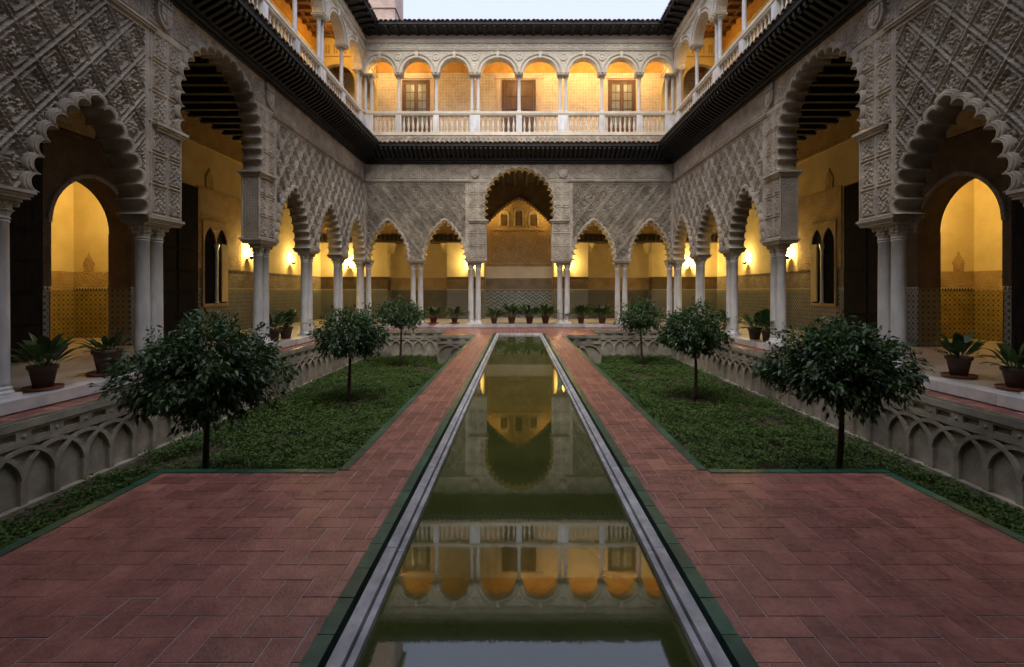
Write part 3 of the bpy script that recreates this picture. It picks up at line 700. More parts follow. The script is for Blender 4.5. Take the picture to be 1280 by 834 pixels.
def upper_inner(L, origin, rz, label, group, side, lod=1):
    t = thing('gallery_back_wall', label, 'wall', origin, rz, group)
    Y = 2.3; E = L + 3.6
    w = MB(); w.box(-E, E, Y, Y + .3, 8.84, 12.72); w.build('wall', 'stencil_plaster' if not side else 'yellow_plaster', t)
    w = MB(); w.box(-E, E, Y - .03, Y + .3, 12.72, 12.78); w.box(-E, E, Y, Y + .3, 12.78, 13.36); w.build('frieze', 'amber_plaster', t)
    c = MB(); c.box(-E, E, 0.38, Y + .3, 13.36, 13.44); c.build('ceiling', 'upper_beam_wood' if side else 'amber_plaster', t)
    if lod and side:
        n = int(2 * L / 0.5)
        for i in range(n):
            x = -L + .25 + i * 2 * L / n; b = MB().box(-.06, .06, .4, Y - .01, 13.24, 13.355); b.build('ceiling_beam', 'upper_beam_wood', t, loc=(x, 0, 0))
        for k, yy in enumerate((0.8, 1.4, 2.0)): b = MB().box(-E, E, yy - .05, yy + .05, 13.26, 13.35); b.build('ceiling_beam', 'upper_beam_wood', t)
    # diaphragm arches closing the corners
    for s in (-1, 1):
        xd = s * (L + 0.1); hw = 0.85; yc = 1.36; n = 20; ZS_, rise = 11.25, 0.88; m = MB()
        x0, x1 = sorted((xd, xd + s * 0.25))
        m.box(x0, x1, .40, yc - hw, 8.84, 13.35); m.box(x0, x1, yc + hw, Y, 8.84, 13.35); vs = []
        for i in range(n + 1):
            a = math.pi * i / n; yy = yc - hw * math.cos(a); z = ZS_ + rise * math.sin(a); vs += [(x0, yy, z), (x0, yy, 13.35), (x1, yy, z), (x1, yy, 13.35)]
        fs = []
        for i in range(n): k = 4 * i; fs += [(k, k + 4, k + 5, k + 1), (k + 2, k + 3, k + 7, k + 6), (k, k + 2, k + 6, k + 4)]
        m.add(vs, fs).build('diaphragm_arch', 'yellow_plaster', t)
        if lod:
            pn = MB(); xf = x0 - .03 if s > 0 else x1
            for k in range(5): yy = .55 + k * .37; pn.box(xf, xf + .03, yy, yy + .05, 12.62, 13.0); pn.box(xf, xf + .03, yy + .12, yy + .17, 12.62, 13.0)
            pn.box(xf, xf + .03, .42, Y - .02, 12.45, 12.5); pn.build('frieze_relief', 'carved_ochre', t)
    if lod and not side:
        panelled_door(t, 0, 1.5, 3.42, 8.84, Y, False); panelled_door(t, -5.2, 1.2, 3.42, 8.84, Y, True); panelled_door(t, 5.2, 1.2, 3.42, 8.84, Y, True)
        for xx, ww in ((0, 2.3), (-5.2, 1.85), (5.2, 1.85)):
            f = MB(); f.box(xx - ww / 2, xx - ww / 2 + .22, Y - .04, Y, 8.84, 12.42); f.box(xx + ww / 2 - .22, xx + ww / 2, Y - .04, Y, 8.84, 12.42); f.box(xx - ww / 2 - .08, xx + ww / 2 + .08, Y - .07, Y, 12.42, 12.58); f.build('door_surround', 'plaster_pink', t)
    elif lod:
        for xx in (-6, 0, 6): panelled_door(t, xx, 1.5, 3.42, 8.84, Y, False)
    return t
upper_inner(7.06, FAR, 0, 'stencilled back wall of the upper end gallery with wooden doors', None, False)
GB = 'back walls of the upper side galleries'
upper_inner(10.5, LEFT, R(90), 'plain ochre back wall and beamed ceiling of the upper side gallery', GB, True)
upper_inner(10.5, RIGHT, R(-90), 'plain ochre back wall and beamed ceiling of the upper side gallery', GB, True)
upper_inner(7.06, NEAR, R(180), 'back wall of the upper gallery behind the viewer', None, True, 0)

# ================================================================== lower galleries: floors, ceilings, inner walls
gf = MB(); gf.box(-14.8, 14.8, 21.98, 28, -1.3, .18); gf.box(-14.8, -6.98, -3.2, 21.98, -1.3, .18); gf.box(6.98, 14.8, -3.2, 21.98, -1.3, .18); gf.box(-6.98, 6.98, -3.2, 1.02, -1.3, .18)
GF = struct(gf.build('gallery_floor', 'floor_stone'))
# marble edging slabs along the gallery floor
sl = MB().box(0, .995, -.30, 0.0, 0.02, .186).mesh('edging_slab', 'marble_slab')
for i in range(14): link('edging_slab', sl, GF, (-7.0 + i * 1.0, 22.22, 0))
for i in range(21):
    link('edging_slab', sl, GF, (-7.22, 1.0 + i * 1.0 - 0.005, 0), (0, 0, R(90))); link('edging_slab', sl, GF, (7.22, 1.0 + (i + 1) * 1.0 - 0.005, 0), (0, 0, R(-90)))
gc = MB(); gc.box(-11, 11, 22.48, 27.9, 7.52, 7.6); gc.box(-11, -7.54, -3.2, 22.48, 7.52, 7.6); gc.box(7.54, 11, -3.2, 22.48, 7.52, 7.6); gc.box(-7.54, 7.54, -3.2, .52, 7.52, 7.6)
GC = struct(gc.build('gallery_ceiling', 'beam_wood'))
gl_ = MB().box(-.07, .07, 0, 3.2, 7.34, 7.515).mesh('ceiling_beam', 'beam_wood')
for i in range(34):
    link('ceiling_beam', gl_, GC, (-10.74, 3.0 + i * .6, 0), (0, 0, R(-90))); link('ceiling_beam', gl_, GC, (10.74, 3.0 + i * .6, 0), (0, 0, R(90)))
for i in range(26): link('ceiling_beam', gl_, GC, (-7.4 + i * .6, 22.6, 0))

def arch_holed(mb, a, b, zs, rise, ztop, y0, y1, n=24, pk=True):
    """wall piece over a pointed doorway from a to b"""
    hw = (b - a) / 2; c = (a + b) / 2
    P, N = pointed(hw, rise, n, zs); vs = []
    for x, z in P: vs += [(c + x, y0, z), (c + x, y0, ztop), (c + x, y1, z), (c + x, y1, ztop)]
    fs = []
    for i in range(n): k = 4 * i; fs += [(k, k + 4, k + 5, k + 1), (k + 2, k + 3, k + 7, k + 6), (k, k + 2, k + 6, k + 4)]
    mb.add(vs, fs)
def merlon(mb, x, y, z, s=1.0):
    pr = [(-.16, 0), (-.16, .2), (-.20, .26), (-.12, .42), (-.05, .52), (0, .64), (.05, .52), (.12, .42), (.20, .26), (.16, .2), (.16, 0)]
    m = len(pr); vs = [(x + a * s, y - .02, z + b * s) for a, b in pr] + [(x + a * s, y + .01, z + b * s) for a, b in pr]
    mb.add(vs, [tuple(range(m))] + [(i, m + i, m + (i + 1) % m, (i + 1) % m) for i in range(m)])
def side_wall(origin, rz, s, shift):
    """inner wall of a side gallery. local u = s*(Y-11.5)"""
    t = thing('gallery_inner_wall', 'ochre gallery wall with tall arched doorway, tiled dado and twin window', 'wall', origin, rz, 'inner walls of the side galleries')
    def iv(y0, y1): return sorted((s * (y0 - 11.5), s * (y1 - 11.5)))
    d0, d1 = 10.95 + shift, 13.2 + shift; T = 0.56
    wy0, wy1 = 16.25, 17.5                     # twin window
    segs = [(-3.2, d0), (d1, 26.0)]
    for k, (y0, y1) in enumerate(segs):
        a, b = iv(y0, y1)
        m = MB(); m.box(a, b, -.02, T, .18, 1.69); m.build('dado', 'dado_mosaic', t)
        m = MB(); m.box(a, b, -.03, T, 1.69, 1.79); m.build('dado_crest', 'dado_crest', t)
        m = MB(); m.box(a, b, -.012, T, 1.79, 2.42); m.box(a, b, -.04, T, 2.42, 2.46); m.build('carved_band', 'carved_band', t)
        m = MB(); m.box(a, b, 0, T, 2.46, 6.6); m.build('plaster', 'yellow_plaster', t)
    a, b = iv(-3.2, 26)
    m = MB(); m.box(a, b, -.04, T, 6.6, 6.68); m.box(a, b, -.01, T, 6.68, 7.42); m.box(a, b, -.06, T, 7.42, 7.52); m.build('frieze', 'carved_ochre', t)
    a, b = iv(d0, d1)
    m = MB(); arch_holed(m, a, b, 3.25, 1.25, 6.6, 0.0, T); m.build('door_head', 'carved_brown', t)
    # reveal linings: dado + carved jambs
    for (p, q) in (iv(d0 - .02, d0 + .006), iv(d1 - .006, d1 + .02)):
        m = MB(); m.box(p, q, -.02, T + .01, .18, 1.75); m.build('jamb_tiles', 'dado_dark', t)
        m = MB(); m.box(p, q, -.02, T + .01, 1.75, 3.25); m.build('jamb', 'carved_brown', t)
    # carved frame round the doorway
    fa, fb = iv(d0 - .5, d1 + .7)
    m = MB(); m.box(fa, a, -.045, -.02, 1.79, 5.3); m.box(b, fb, -.045, -.02, 1.79, 5.3); arch_holed(m, a, b, 3.25, 1.25, 5.3, -.045, -.005); m.box(fa, fb, -.07, -.005, 5.3, 5.45); m.build('door_frame', 'carved_brown', t)
    m = MB(); arch_holed(m, a - .0, b + .0, 3.25, 1.25, 3.26, -.075, -.05, 30)
    P, N = pointed((b - a) / 2, 1.25, 40, 3.25); vs = []
    for e, y in ((0, -.05), (.01, -.085), (.10, -.085), (.12, -.05)):
        for p_, n_ in zip(P, N): vs.append(((a + b) / 2 + p_[0] + n_[0] * e, y, p_[1] + n_[1] * e))
    MB().add(vs, [(k * 41 + i, k * 41 + i + 1, (k + 1) * 41 + i + 1, (k + 1) * 41 + i) for k in range(3) for i in range(40)]).build('arch_moulding', 'carved_band', t)
    m = MB(); m.box(fa - .2, fb + .2, -.05, 0.0, 5.5, 5.58); m.box(fa - .2, fb + .2, -.03, 0, 5.58, 6.3); m.build('lattice_frieze', 'carved_ochre', t)
    # carved panel with the twin window
    pa, pb = iv(15.95, 18.45)
    wa, wb = iv(wy0, wy1)
    m = MB(); m.box(pa, wa, -.05, -.003, 2.47, 5.2); m.box(wb, pb, -.05, -.003, 2.47, 5.2); m.box(wa, wb, -.05, -.003, 4.1, 5.2); m.build('carved_panel', 'carved_ochre', t)
    m = MB()
    merlon(m, iv(16.6, 16.6)[0], -.02, 5.2, 1.15)
    m.build('merlon_relief', 'carved_ochre', t)
    w = MB(); w.box(wa, wb, -.05, -.042, 1.25, 4.1); wo = w.build('twin_window', 'iron_and_void_black', t)  # flat dark sheet, paints the unlit void behind the window arches
    cm = (wa + wb) / 2
    fr = MB(); fr.box(wa - .08, wa, -.09, -.04, 1.2, 4.1); fr.box(wb, wb + .08, -.09, -.04, 1.2, 4.1); fr.box(wa - .08, wb + .08, -.10, -.04, 1.15, 1.25); fr.build('window_frame', 'carved_ochre', wo)
    cl = MB(); cl.lathe([(.08, 1.26), (.055, 1.34), (.05, 3.1), (.09, 3.28), (.09, 3.34)], 12, (cm, -.1)); cl.build('colonnette', 'marble', wo)
    hd = MB()
    for x0, x1 in ((wa, cm - .02), (cm + .02, wb)): arch_holed(hd, x0, x1, 3.34, .55, 4.1, -.09, -.045, 14)
    hd.box(cm - .02, cm + .02, -.09, -.045, 3.34, 4.1); hd.build('window_head', 'carved_ochre', wo)
    sh = MB(); x0, x1 = iv(17.1, 17.42); sh.box(x0, x1, -.16, -.12, 1.3, 3.35); sh.build('shutter', 'yellow_plaster', wo)
    return t
side_wall((-10.74, 11.5, 0), R(90), 1, 0.0); side_wall((10.74, 11.5, 0), R(-90), -1, -0.3)
# the lit rooms behind the doorways
for s, sh in ((-1, 0), (1, -.3)):
    t = thing('lamplit_room', 'yellow lamplit room with tiled dado seen through the arched doorway', 'room', (s * 11.3, 12 + sh, 0), 0, 'lit rooms behind the side doorways')
    def bx(m, x0, x1, *a): m.box(*sorted((s * x0, s * x1)), *a)
    m = MB(); bx(m, 0.01, 3.2, 3.4, 3.6, 2.3, 6); bx(m, 0.01, 3.2, -3.6, -3.4, .18, 6); bx(m, 3.0, 3.2, -3.4, 3.4, 2.3, 6); bx(m, 0.0, 3.2, -3.6, 3.6, 6, 6.2); m.build('wall', 'yellow_plaster', t)
    m = MB(); bx(m, 0.01, 3.2, 3.38, 3.6, .18, 1.7); bx(m, 2.98, 3.2, -3.4, 3.38, .18, 1.7); m.build('dado', 'dado_yellow', t)
    m = MB(); bx(m, 0.01, 2.97, 3.37, 3.6, 1.7, 1.8); m.build('dado_crest', 'dado_crest', t)
    m = MB(); bx(m, 0.01, 3.0, 3.385, 3.6, 1.8, 2.3); bx(m, 2.985, 3.2, -3.4, 3.385, 1.7, 2.3)
    for k in range(3): merlon(m, s * (0.5 + k * 1.0), 3.4, 2.3, 1.0)
    m.build('carved_band', 'carved_ochre', t)

def far_wall():
    t = thing('gallery_inner_wall', 'end gallery wall with lobed central recess and chevron tiles behind the pool', 'wall', (0, 26, 0))
    T = 0.9; segs = [(-14, -7.1), (-3.9, -1.9), (1.9, 3.75), (7.2, 14)]; recs = [(-7.1, -3.9), (3.75, 7.2)]
    for a, b in segs:
        m = MB(); m.box(a, b, -.02, T, .18, 1.69); m.build('dado', 'dado_mosaic', t)
        m = MB(); m.box(a, b, -.03, T, 1.69, 1.79); m.build('dado_crest', 'dado_crest', t)
        m = MB(); m.box(a, b, -.012, T, 1.79, 2.42); m.box(a, b, -.04, T, 2.42, 2.45); m.build('carved_band', 'carved_brown', t)
        m = MB(); m.box(a, b, 0, T, 2.45, 4.30); m.build('plaster', 'yellow_plaster', t)
    for a, b in recs:
        m = MB(); m.box(a, b, .6, T, .18, 1.69); m.build('dado', 'dado_dark', t)
        m = MB(); m.box(a, b, .59, T, 1.69, 1.79); m.build('dado_crest', 'dado_crest', t)
        m = MB(); m.box(a, b, .595, T, 1.79, 2.42); m.build('carved_band', 'carved_ochre', t)
        m = MB(); m.box(a, b, .6, T, 2.42, 4.30); m.build('plaster', 'yellow_plaster', t)
        for x in (a + .05, b - .05):
            c = MB(); c.hexa([(x - .12, .1, 3.75), (x + .12, .1, 3.75), (x + .12, .6, 3.75), (x - .12, .6, 3.75), (x - .3, 0, 4.28), (x + .3, 0, 4.28), (x + .3, .6, 4.28), (x - .3, .6, 4.28)]); c.build('corbel', 'yellow_plaster', t)
    for a, b in ((-14, -1.9), (1.9, 14)):
        m = MB(); m.box(a, b, -.08, T, 4.30, 4.36); m.box(a, b, -.04, T, 4.36, 4.72); m.box(a, b, -.1, T, 4.72, 4.78); m.build('wood_cornice', 'carved_brown', t)
        for k in range(int((b - a) / .24)): m = MB(); x = a + .1 + k * .24; m.hexa([(x, -.06, 4.40), (x + .07, -.06, 4.40), (x + .07, 0, 4.40), (x, 0, 4.40), (x, -.22, 4.70), (x + .07, -.22, 4.70), (x + .07, 0, 4.70), (x, 0, 4.70)]); m.build('corbel', 'dark_wood', t)
        m = MB(); m.box(a, b, -.01, T, 4.78, 7.52); m.build('frieze', 'carved_ochre', t)
    # central recess
    for a, b in ((-2.1, -1.9), (1.9, 2.1)): m = MB(); m.box(a, b, T, 1.75, .18, 7.52); m.build('recess_side', 'carved_ochre', t)
    m = MB(); m.box(-1.9, 1.9, 1.6, 1.75, .18, 1.69); m.build('dado', 'dado_chevron', t)
    m = MB(); m.box(-1.9, 1.9, 1.59, 1.75, 1.69, 1.79); m.build('dado_crest', 'dado_crest', t)
    m = MB(); m.box(-1.9, 1.9, 1.595, 1.75, 1.79, 2.42); m.build('carved_band', 'carved_band', t)
    m = MB(); m.box(-1.9, 1.9, 1.6, 1.75, 2.42, 3.10); m.build('plaster', 'white_plaster', t)
    U, Z = np.meshgrid(np.linspace(-1.9, 1.9, 200), np.linspace(3.10, 7.5, 230)); dd = np.minimum.reduce([1.75 - np.abs(U), Z - 3.2, 5.25 - Z])
    Yd = np.where(dd > .12, arab(U, Z, .24, .05), np.where((dd > 0) & (dd < .06), -.03, .01)); Yd = np.where(Z > 5.3, arab(U, Z, .17, .03), Yd)
    ix = np.arange(U.size).reshape(U.shape); qd = np.stack([ix[:-1, :-1], ix[:-1, 1:], ix[1:, 1:], ix[1:, :-1]], -1).reshape(-1, 4)
    link('stucco_panel', np_mesh('stucco_panel', np.stack([U.ravel(), (1.58 + Yd).ravel(), Z.ravel()], 1), qd, 'carved_ochre', True), t)
    for x0, x1, z0, z1 in ((-1.55, 1.55, 3.2, 3.26), (-1.55, 1.55, 5.16, 5.22), (-1.55, -1.49, 3.26, 5.16), (1.49, 1.55, 3.26, 5.16)):
        m = MB(); m.box(x0, x1, 1.555, 1.585, z0, z1); m.build('panel_border', 'carved_ochre', t)
    for xx, hh in ((-.85, .62), (0, .8), (.85, .62)):
        w = MB(); w.box(xx - .18, xx + .18, 1.57, 1.585, 5.45, 5.45 + hh); wo = w.build('lattice_window', 'carved_brown', t)
        P, N = pointed(.2, .22, 16, 5.45 + hh - .1); vs = []
        P = np.vstack([[(-.2, 5.42)], P, [(.2, 5.42)]]); N = np.vstack([[(-1, 0)], N, [(1, 0)]])
        for e, y in ((0, 1.585), (0, 1.53), (.10, 1.53), (.10, 1.585)):
            for p_, n_ in zip(P, N): vs.append((xx + p_[0] + n_[0] * e, y, p_[1] + n_[1] * e))
        MB().add(vs, [(k * 19 + i, k * 19 + i + 1, (k + 1) * 19 + i + 1, (k + 1) * 19 + i) for k in range(3) for i in range(18)]).build('window_frame', 'stucco', wo)
    xx = np.linspace(-1.76, 1.76, 2501); zz = 5.25 + 1.40 * (1 - (np.abs(xx) / 1.76) ** 1.45)
    ln = np.concatenate([[0], np.cumsum(np.hypot(np.diff(xx), np.diff(zz)))]); tt = np.linspace(0, ln[-1], 251)
    P = np.stack([np.interp(tt, ln, xx), np.interp(tt, ln, zz)], 1); dP = np.gradient(P, axis=0); N = np.stack([-dP[:, 1], dP[:, 0]], 1); N /= np.linalg.norm(N, axis=1)[:, None]
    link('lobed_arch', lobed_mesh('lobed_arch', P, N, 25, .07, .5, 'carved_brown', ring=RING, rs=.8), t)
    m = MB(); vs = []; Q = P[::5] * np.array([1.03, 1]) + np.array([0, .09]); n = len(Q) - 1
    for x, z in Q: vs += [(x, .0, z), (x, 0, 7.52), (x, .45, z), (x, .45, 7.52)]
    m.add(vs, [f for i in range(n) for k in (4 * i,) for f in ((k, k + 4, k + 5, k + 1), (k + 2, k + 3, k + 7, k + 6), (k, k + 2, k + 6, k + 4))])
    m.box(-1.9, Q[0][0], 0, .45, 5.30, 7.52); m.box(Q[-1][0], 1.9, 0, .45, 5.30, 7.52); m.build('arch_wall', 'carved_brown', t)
far_wall()
nb = MB(); nb.box(-11, 11, -3.4, -3.2, .18, 7.6); tag(nb.build('gallery_inner_wall', 'yellow_plaster'), 'plain gallery wall behind the viewer', 'wall')
# outer shell that keeps daylight out of the galleries
ob = MB(); ob.box(-14.9, 14.9, 28.0, 28.2, -1.3, 14.2); ob.box(-14.9, -14.7, -3.6, 28.0, -1.3, 14.2); ob.box(14.7, 14.9, -3.6, 28.0, -1.3, 14.2); ob.box(-14.9, 14.9, -3.8, -3.6, -1.3, 14.2)
tag(ob.build('palace_outer_wall', 'plaster_pink'), 'plain outer palace walls enclosing the galleries', 'wall')
# doors leaning open
def door_leaf(x, y0, y1, s, label, grp):
    t = thing('open_door', label, 'door', (x, (y0 + y1) / 2, .18), 0, grp)
    w = (y1 - y0) / 2; m = MB(); m.box(-.04, .04, -w, w, .02, 4.9); m.build('door_leaf', 'dark_wood', t)
    f = -s * .04
    for k in range(7):
        for j in range(2):
            z0 = .12 + k * .68; a = -w + .08 + j * (w - .04); p = MB(); xs = sorted((f, f - s * .03)); p.box(xs[0], xs[1], a, a + w - .14, z0, z0 + .6); p.build('door_panel', 'dark_wood', t)
GD = 'great dark doors standing open against the gallery walls'
for s, sh in ((-1, 0), (1, -.3)):
    door_leaf(s * 10.58, 8.0 + sh, 10.6 + sh, s, 'great dark wooden door leaf open on the near side of the arched doorway', GD + ', first leaf')
    door_leaf(s * 10.58, 13.75 + sh, 15.75 + sh / 2, s, 'great dark wooden door leaf open between the arched doorway and twin window', GD + ', second leaf')

# ================================================================== court: ground, garden, paths, pool
g = MB(); g.add([(-150, -150, -1.15), (150, -150, -1.15), (150, 150, -1.15), (-150, 150, -1.15)], [(0, 1, 2, 3)]); struct(g.build('ground', 'soil'))
GX, PX, NX = 6.45, 1.70, 3.40; GY0, GY1, NY0, NY1 = 1.3, 20.5, 4.5, 18.2; PW = 1.03; PY0, PY1 = 1.3, 19.15
zt = -.0035
RECTS = [(-6.98, 6.98, GY1, 21.98), (-PW, PW, PY1, GY1), (-PW, PW, 1.02, PY0)]
for s in (-1, 1):
    RECTS += [(*sorted((s * x0, s * x1)), y0, y1) for x0, x1, y0, y1 in ((PW, NX, 1.02, NY0), (PW, PX, NY0, NY1), (PW, 3.1, NY1, GY1), (GX, 6.98, 1.02, GY1))]
bed = MB()
for x0, x1, y0, y1 in RECTS: bed.box(x0, x1, y0, y1, -.09, zt)
PATH = struct(bed.build('path', 'mortar'))
mass = MB(); IN = .165
for s in (-1, 1):
    for x0, x1, y0, y1 in ((PW - .1, NX, 1.02, NY0), (PW - .1, PX, NY0, NY1 + IN), (PW - .1, 3.1, NY1 + IN, GY1 + IN), (GX + IN, 6.98, 1.02, GY1 + IN)):
        mass.box(*sorted((s * x0, s * x1)), y0, y1, -1.2, -.0905)
mass.box(-6.98, 6.98, GY1 + IN, 21.98, -1.2, -.0905); mass.box(-(PW - .1), PW - .1, PY1 - .1, GY1 + IN, -1.2, -.0905)
struct(mass.build('terrace_core', 'garden_stone'))
tw = 0.155; gp = .0038
H = MB().box(gp, 2 * tw - gp, gp, tw - gp, -.03, 0).mesh('paving_tile', 'terracotta'); Vt = MB().box(gp, tw - gp, gp, 2 * tw - gp, -.03, 0).mesh('paving_tile', 'terracotta')
tiles = []
for i in range(-46, 46):
    for j in range(6, 144):
        k = (i - j) % 4
        if k not in (0, 3): continue
        a, b = (2 * tw, tw) if k == 0 else (tw, 2 * tw)
        x0, x1, y0, y1 = i * tw + gp, i * tw + a - gp, j * tw + gp, j * tw + b - gp
        for rx0, rx1, ry0, ry1 in RECTS:
            cx0, cx1, cy0, cy1 = max(x0, rx0), min(x1, rx1), max(y0, ry0), min(y1, ry1)
            if cx1 - cx0 < .012 or cy1 - cy0 < .012: continue
            full = cx0 == x0 and cx1 == x1 and cy0 == y0 and cy1 == y1
            tiles.append((cy0 < 2.0 or not full, math.hypot((cx0 + cx1) / 2, (cy0 + cy1) / 2), k, i * tw, j * tw, (cx0, cx1, cy0, cy1)))
tiles.sort()
mbs = [MB() for _ in range(8)]
for n, (_, d, k, x, y, c) in enumerate(tiles):
    z = random.gauss(0, .0007)
    if n < 300: link('paving_tile', H if k == 0 else Vt, PATH, (x, y, z), (random.gauss(0, .002), random.gauss(0, .002), 0))
    else: random.choice(mbs).box(*c, -.03, z)
for m in mbs: stuff(m.build('paving_tiles', 'terracotta', PATH))
# green glazed edging pieces
gt = MB().box(.003, .277, -.042, .042, -.06, .007).mesh('glazed_edging_tile', 'green_glaze')
EDGE = thing('glazed_edging', 'thin green glazed tile edging round the red paving', 'edging', (0, 0, 0))
def edge_run(x0, y0, x1, y1, z=0.0):
    L = math.hypot(x1 - x0, y1 - y0); n = max(1, int(round(L / .28))); a = math.atan2(y1 - y0, x1 - x0)
    for i in range(n): link('glazed_edging_tile', gt, EDGE, (x0 + (x1 - x0) * i / n, y0 + (y1 - y0) * i / n, z + random.gauss(0, .0008)), (0, 0, a), (L / n / .28, 1, 1))
for s in (-1, 1):
    edge_run(s * (PW - .045), 1.5, s * (PW - .045), PY1)
    edge_run(s * (PX - .02), NY0, s * (PX - .02), NY1); edge_run(s * (PX + .03), NY0 - .03, s * NX, NY0 - .03); edge_run(s * (NX - .04), 1.5, s * (NX - .04), NY0 - .08)
    edge_run(s * (PX + .03), NY1 + .04, s * 3.1, NY1 + .04); edge_run(s * 3.06, NY1 + .09, s * 3.06, GY1)
    edge_run(s * 3.15, GY1 + .04, s * (GX - .02), GY1 + .04); edge_run(s * (GX + .04), 1.5, s * (GX + .04), GY1)
edge_run(-(PW - .1), PY1 + .045, PW - .1, PY1 + .045)
# marble rim of the pool
RIM = thing('pool_rim', 'pale marble rim stepping down into the long pool', 'pool rim', (0, 10, 0))
seg = 1.45; n = 12
rm = MB(); rm.box(-.098, -.030, 0, seg - .006, -.3, .004); rm.box(-.022, .014, 0, seg - .006, -.3, -.022); rm.box(-.04, -.01, 0, seg - .004, -.3, -.05); rm = rm.mesh('rim_slab', 'pool_marble')
for i in range(n):
    y = PY1 - .06 - (i + 1) * seg - 10
    link('rim_slab', rm, RIM, (-.81, y, 0)); link('rim_slab', rm, RIM, (.81, y + seg, 0), (0, 0, R(180)))
e = MB().box(-.87, .87, 0, .08, -.3, .004).box(-.80, .80, -.055, .002, -.3, -.028); e.build('rim_slab', 'pool_marble', RIM, loc=(0, PY1 - .05 - 10 - .06 + .02, 0))
wt = MB(); nx, ny = 2, 2; wt.add([(-.80, 1.2, -.06), (.80, 1.2, -.06), (.80, PY1 - .02, -.06), (-.80, PY1 - .02, -.06)], [(0, 1, 2, 3)]); struct(wt.build('water', 'water'))

# retaining walls with interlaced blind arches
p_ = 0.45; r_ = 0.45; w_ = .03; zsp, zbase = -.80, -1.15
def rib_mesh(k):
    mb = MB(); n = 16; vs = []; y0 = -.002 * k - .012; y1 = .075
    for rr in (r_ - w_, r_ + w_):
        for y in (y0, y1):
            for i in range(n + 1):
                a = math.pi * i / n; vs.append((rr * math.cos(a), y, zsp + rr * 0.97 * math.sin(a)))
    m = n + 1; fs = []
    for i in range(n): fs += [(i, i + 1, 2 * m + i + 1, 2 * m + i), (i, m + i, m + i + 1, i + 1), (2 * m + i, 2 * m + i + 1, 3 * m + i + 1, 3 * m + i)]
    return mb.add(vs, fs).mesh('arch_rib', 'garden_stone')
RIBS = [rib_mesh(k) for k in range(4)]
PIER = MB().box(-.045, .045, -.014, .075, zbase, zsp + .02).mesh('pier', 'garden_stone')
def garden_wall(x0, y0, L, rz, label, group=None):
    t = thing('garden_wall', label, 'retaining wall', (x0, y0, 0), rz, group)
    m = MB(); m.box(0, L, .045, .16, -1.2, -.02); m.build('wall', 'garden_stone', t)
    n = int(round(L / p_)); pp = L / n
    for i in range(n + 1): link('pier', PIER, t, (min(max(i * pp, .04), L - .04), 0, 0))
    for i in range(1, n): link('arch_rib', RIBS[i % 4], t, (i * pp, 0, 0), None, (pp / p_, 1, 1))
    b = MB(); b.box(0, L, -.03, .08, -.10, -.0); b.box(0, L, -.010, .08, -.33, -.27); b.box(0, L, -.012, .08, -.14, -.10)
    for i in range(n):
        c = (i + .5) * pp
        b.box(i * pp, i * pp + .10, -.008, .08, -.27, -.14); b.box((i + 1) * pp - .10, (i + 1) * pp, -.008, .08, -.27, -.14); b.box(i * pp + .10, (i + 1) * pp - .10, -.004, .08, -.27, -.235)
    b.build('top_band', 'garden_stone', t)
    for i in range(n): d = MB().lathe([(.03, 0), (.03, .006), (.015, .014)], 8); o = d.build('stud', 'garden_stone', t, loc=(i * pp if i else .06, -.008, -.20)); o.rotation_euler = (R(90), 0, 0)
    f = MB(); f.box(0, L, -.06, .06, -1.2, -1.09); f.build('footing', 'garden_stone', t)
    return t
GW = 'sunken garden side walls'
LW = 'low stone retaining wall of interlaced blind arches along the side walk'
garden_wall(-GX, 1.3, GY1 - 1.3, R(90), LW, GW); garden_wall(GX, GY1, GY1 - 1.3, R(-90), LW, GW)
LW2 = 'short blind arched garden wall below the far walk'; LW3 = 'small blind arched wall of the terrace corner at the pool end'
for s in (-1, 1):
    garden_wall(*((-GX, GY1) if s < 0 else (3.1, GY1)), GX - 3.1, 0, LW2, 'garden end walls')
    garden_wall(*((-3.1, NY1) if s < 0 else (PX, NY1)), 3.1 - PX, 0, LW3, 'terrace corner walls')

# ================================================================== plants
def leaf_arrays(n, base, L, W, dirs, fold=.25, droop=0.0, simple=False):
    """n leaves: base (n,3), dirs (n,3) unit, L,W arrays -> 5 verts, 4 tris each"""
    up = np.tile(np.array([[0, 0, 1.0]]), (n, 1)) + rng.normal(0, .5, (n, 3))
    side = np.cross(dirs, up); side /= np.linalg.norm(side, axis=1)[:, None] + 1e-9
    nor = np.cross(side, dirs)
    mid = base + dirs * (L * .5)[:, None]; tip = base + dirs * L[:, None] - np.array([0, 0, 1.0]) * (L * droop)[:, None]
    l = mid + side * (W * .5)[:, None] + nor * (W * fold)[:, None]; r = mid - side * (W * .5)[:, None] + nor * (W * fold)[:, None]
    if simple:
        V = np.stack([base, l, tip, r], 1).reshape(-1, 3); o = (np.arange(n) * 4)[:, None]
        return V, np.concatenate([o + np.array([[0, 2, 1]]), o + np.array([[0, 3, 2]])])
    V = np.stack([base, l, tip, r, mid], 1).reshape(-1, 3); o = (np.arange(n) * 5)[:, None]
    F = np.concatenate([o + np.array([[0, 4, 1]]), o + np.array([[1, 4, 2]]), o + np.array([[2, 4, 3]]), o + np.array([[3, 4, 0]])])
    return V, F
def unit(v): return v / (np.linalg.norm(v, axis=1)[:, None] + 1e-9)
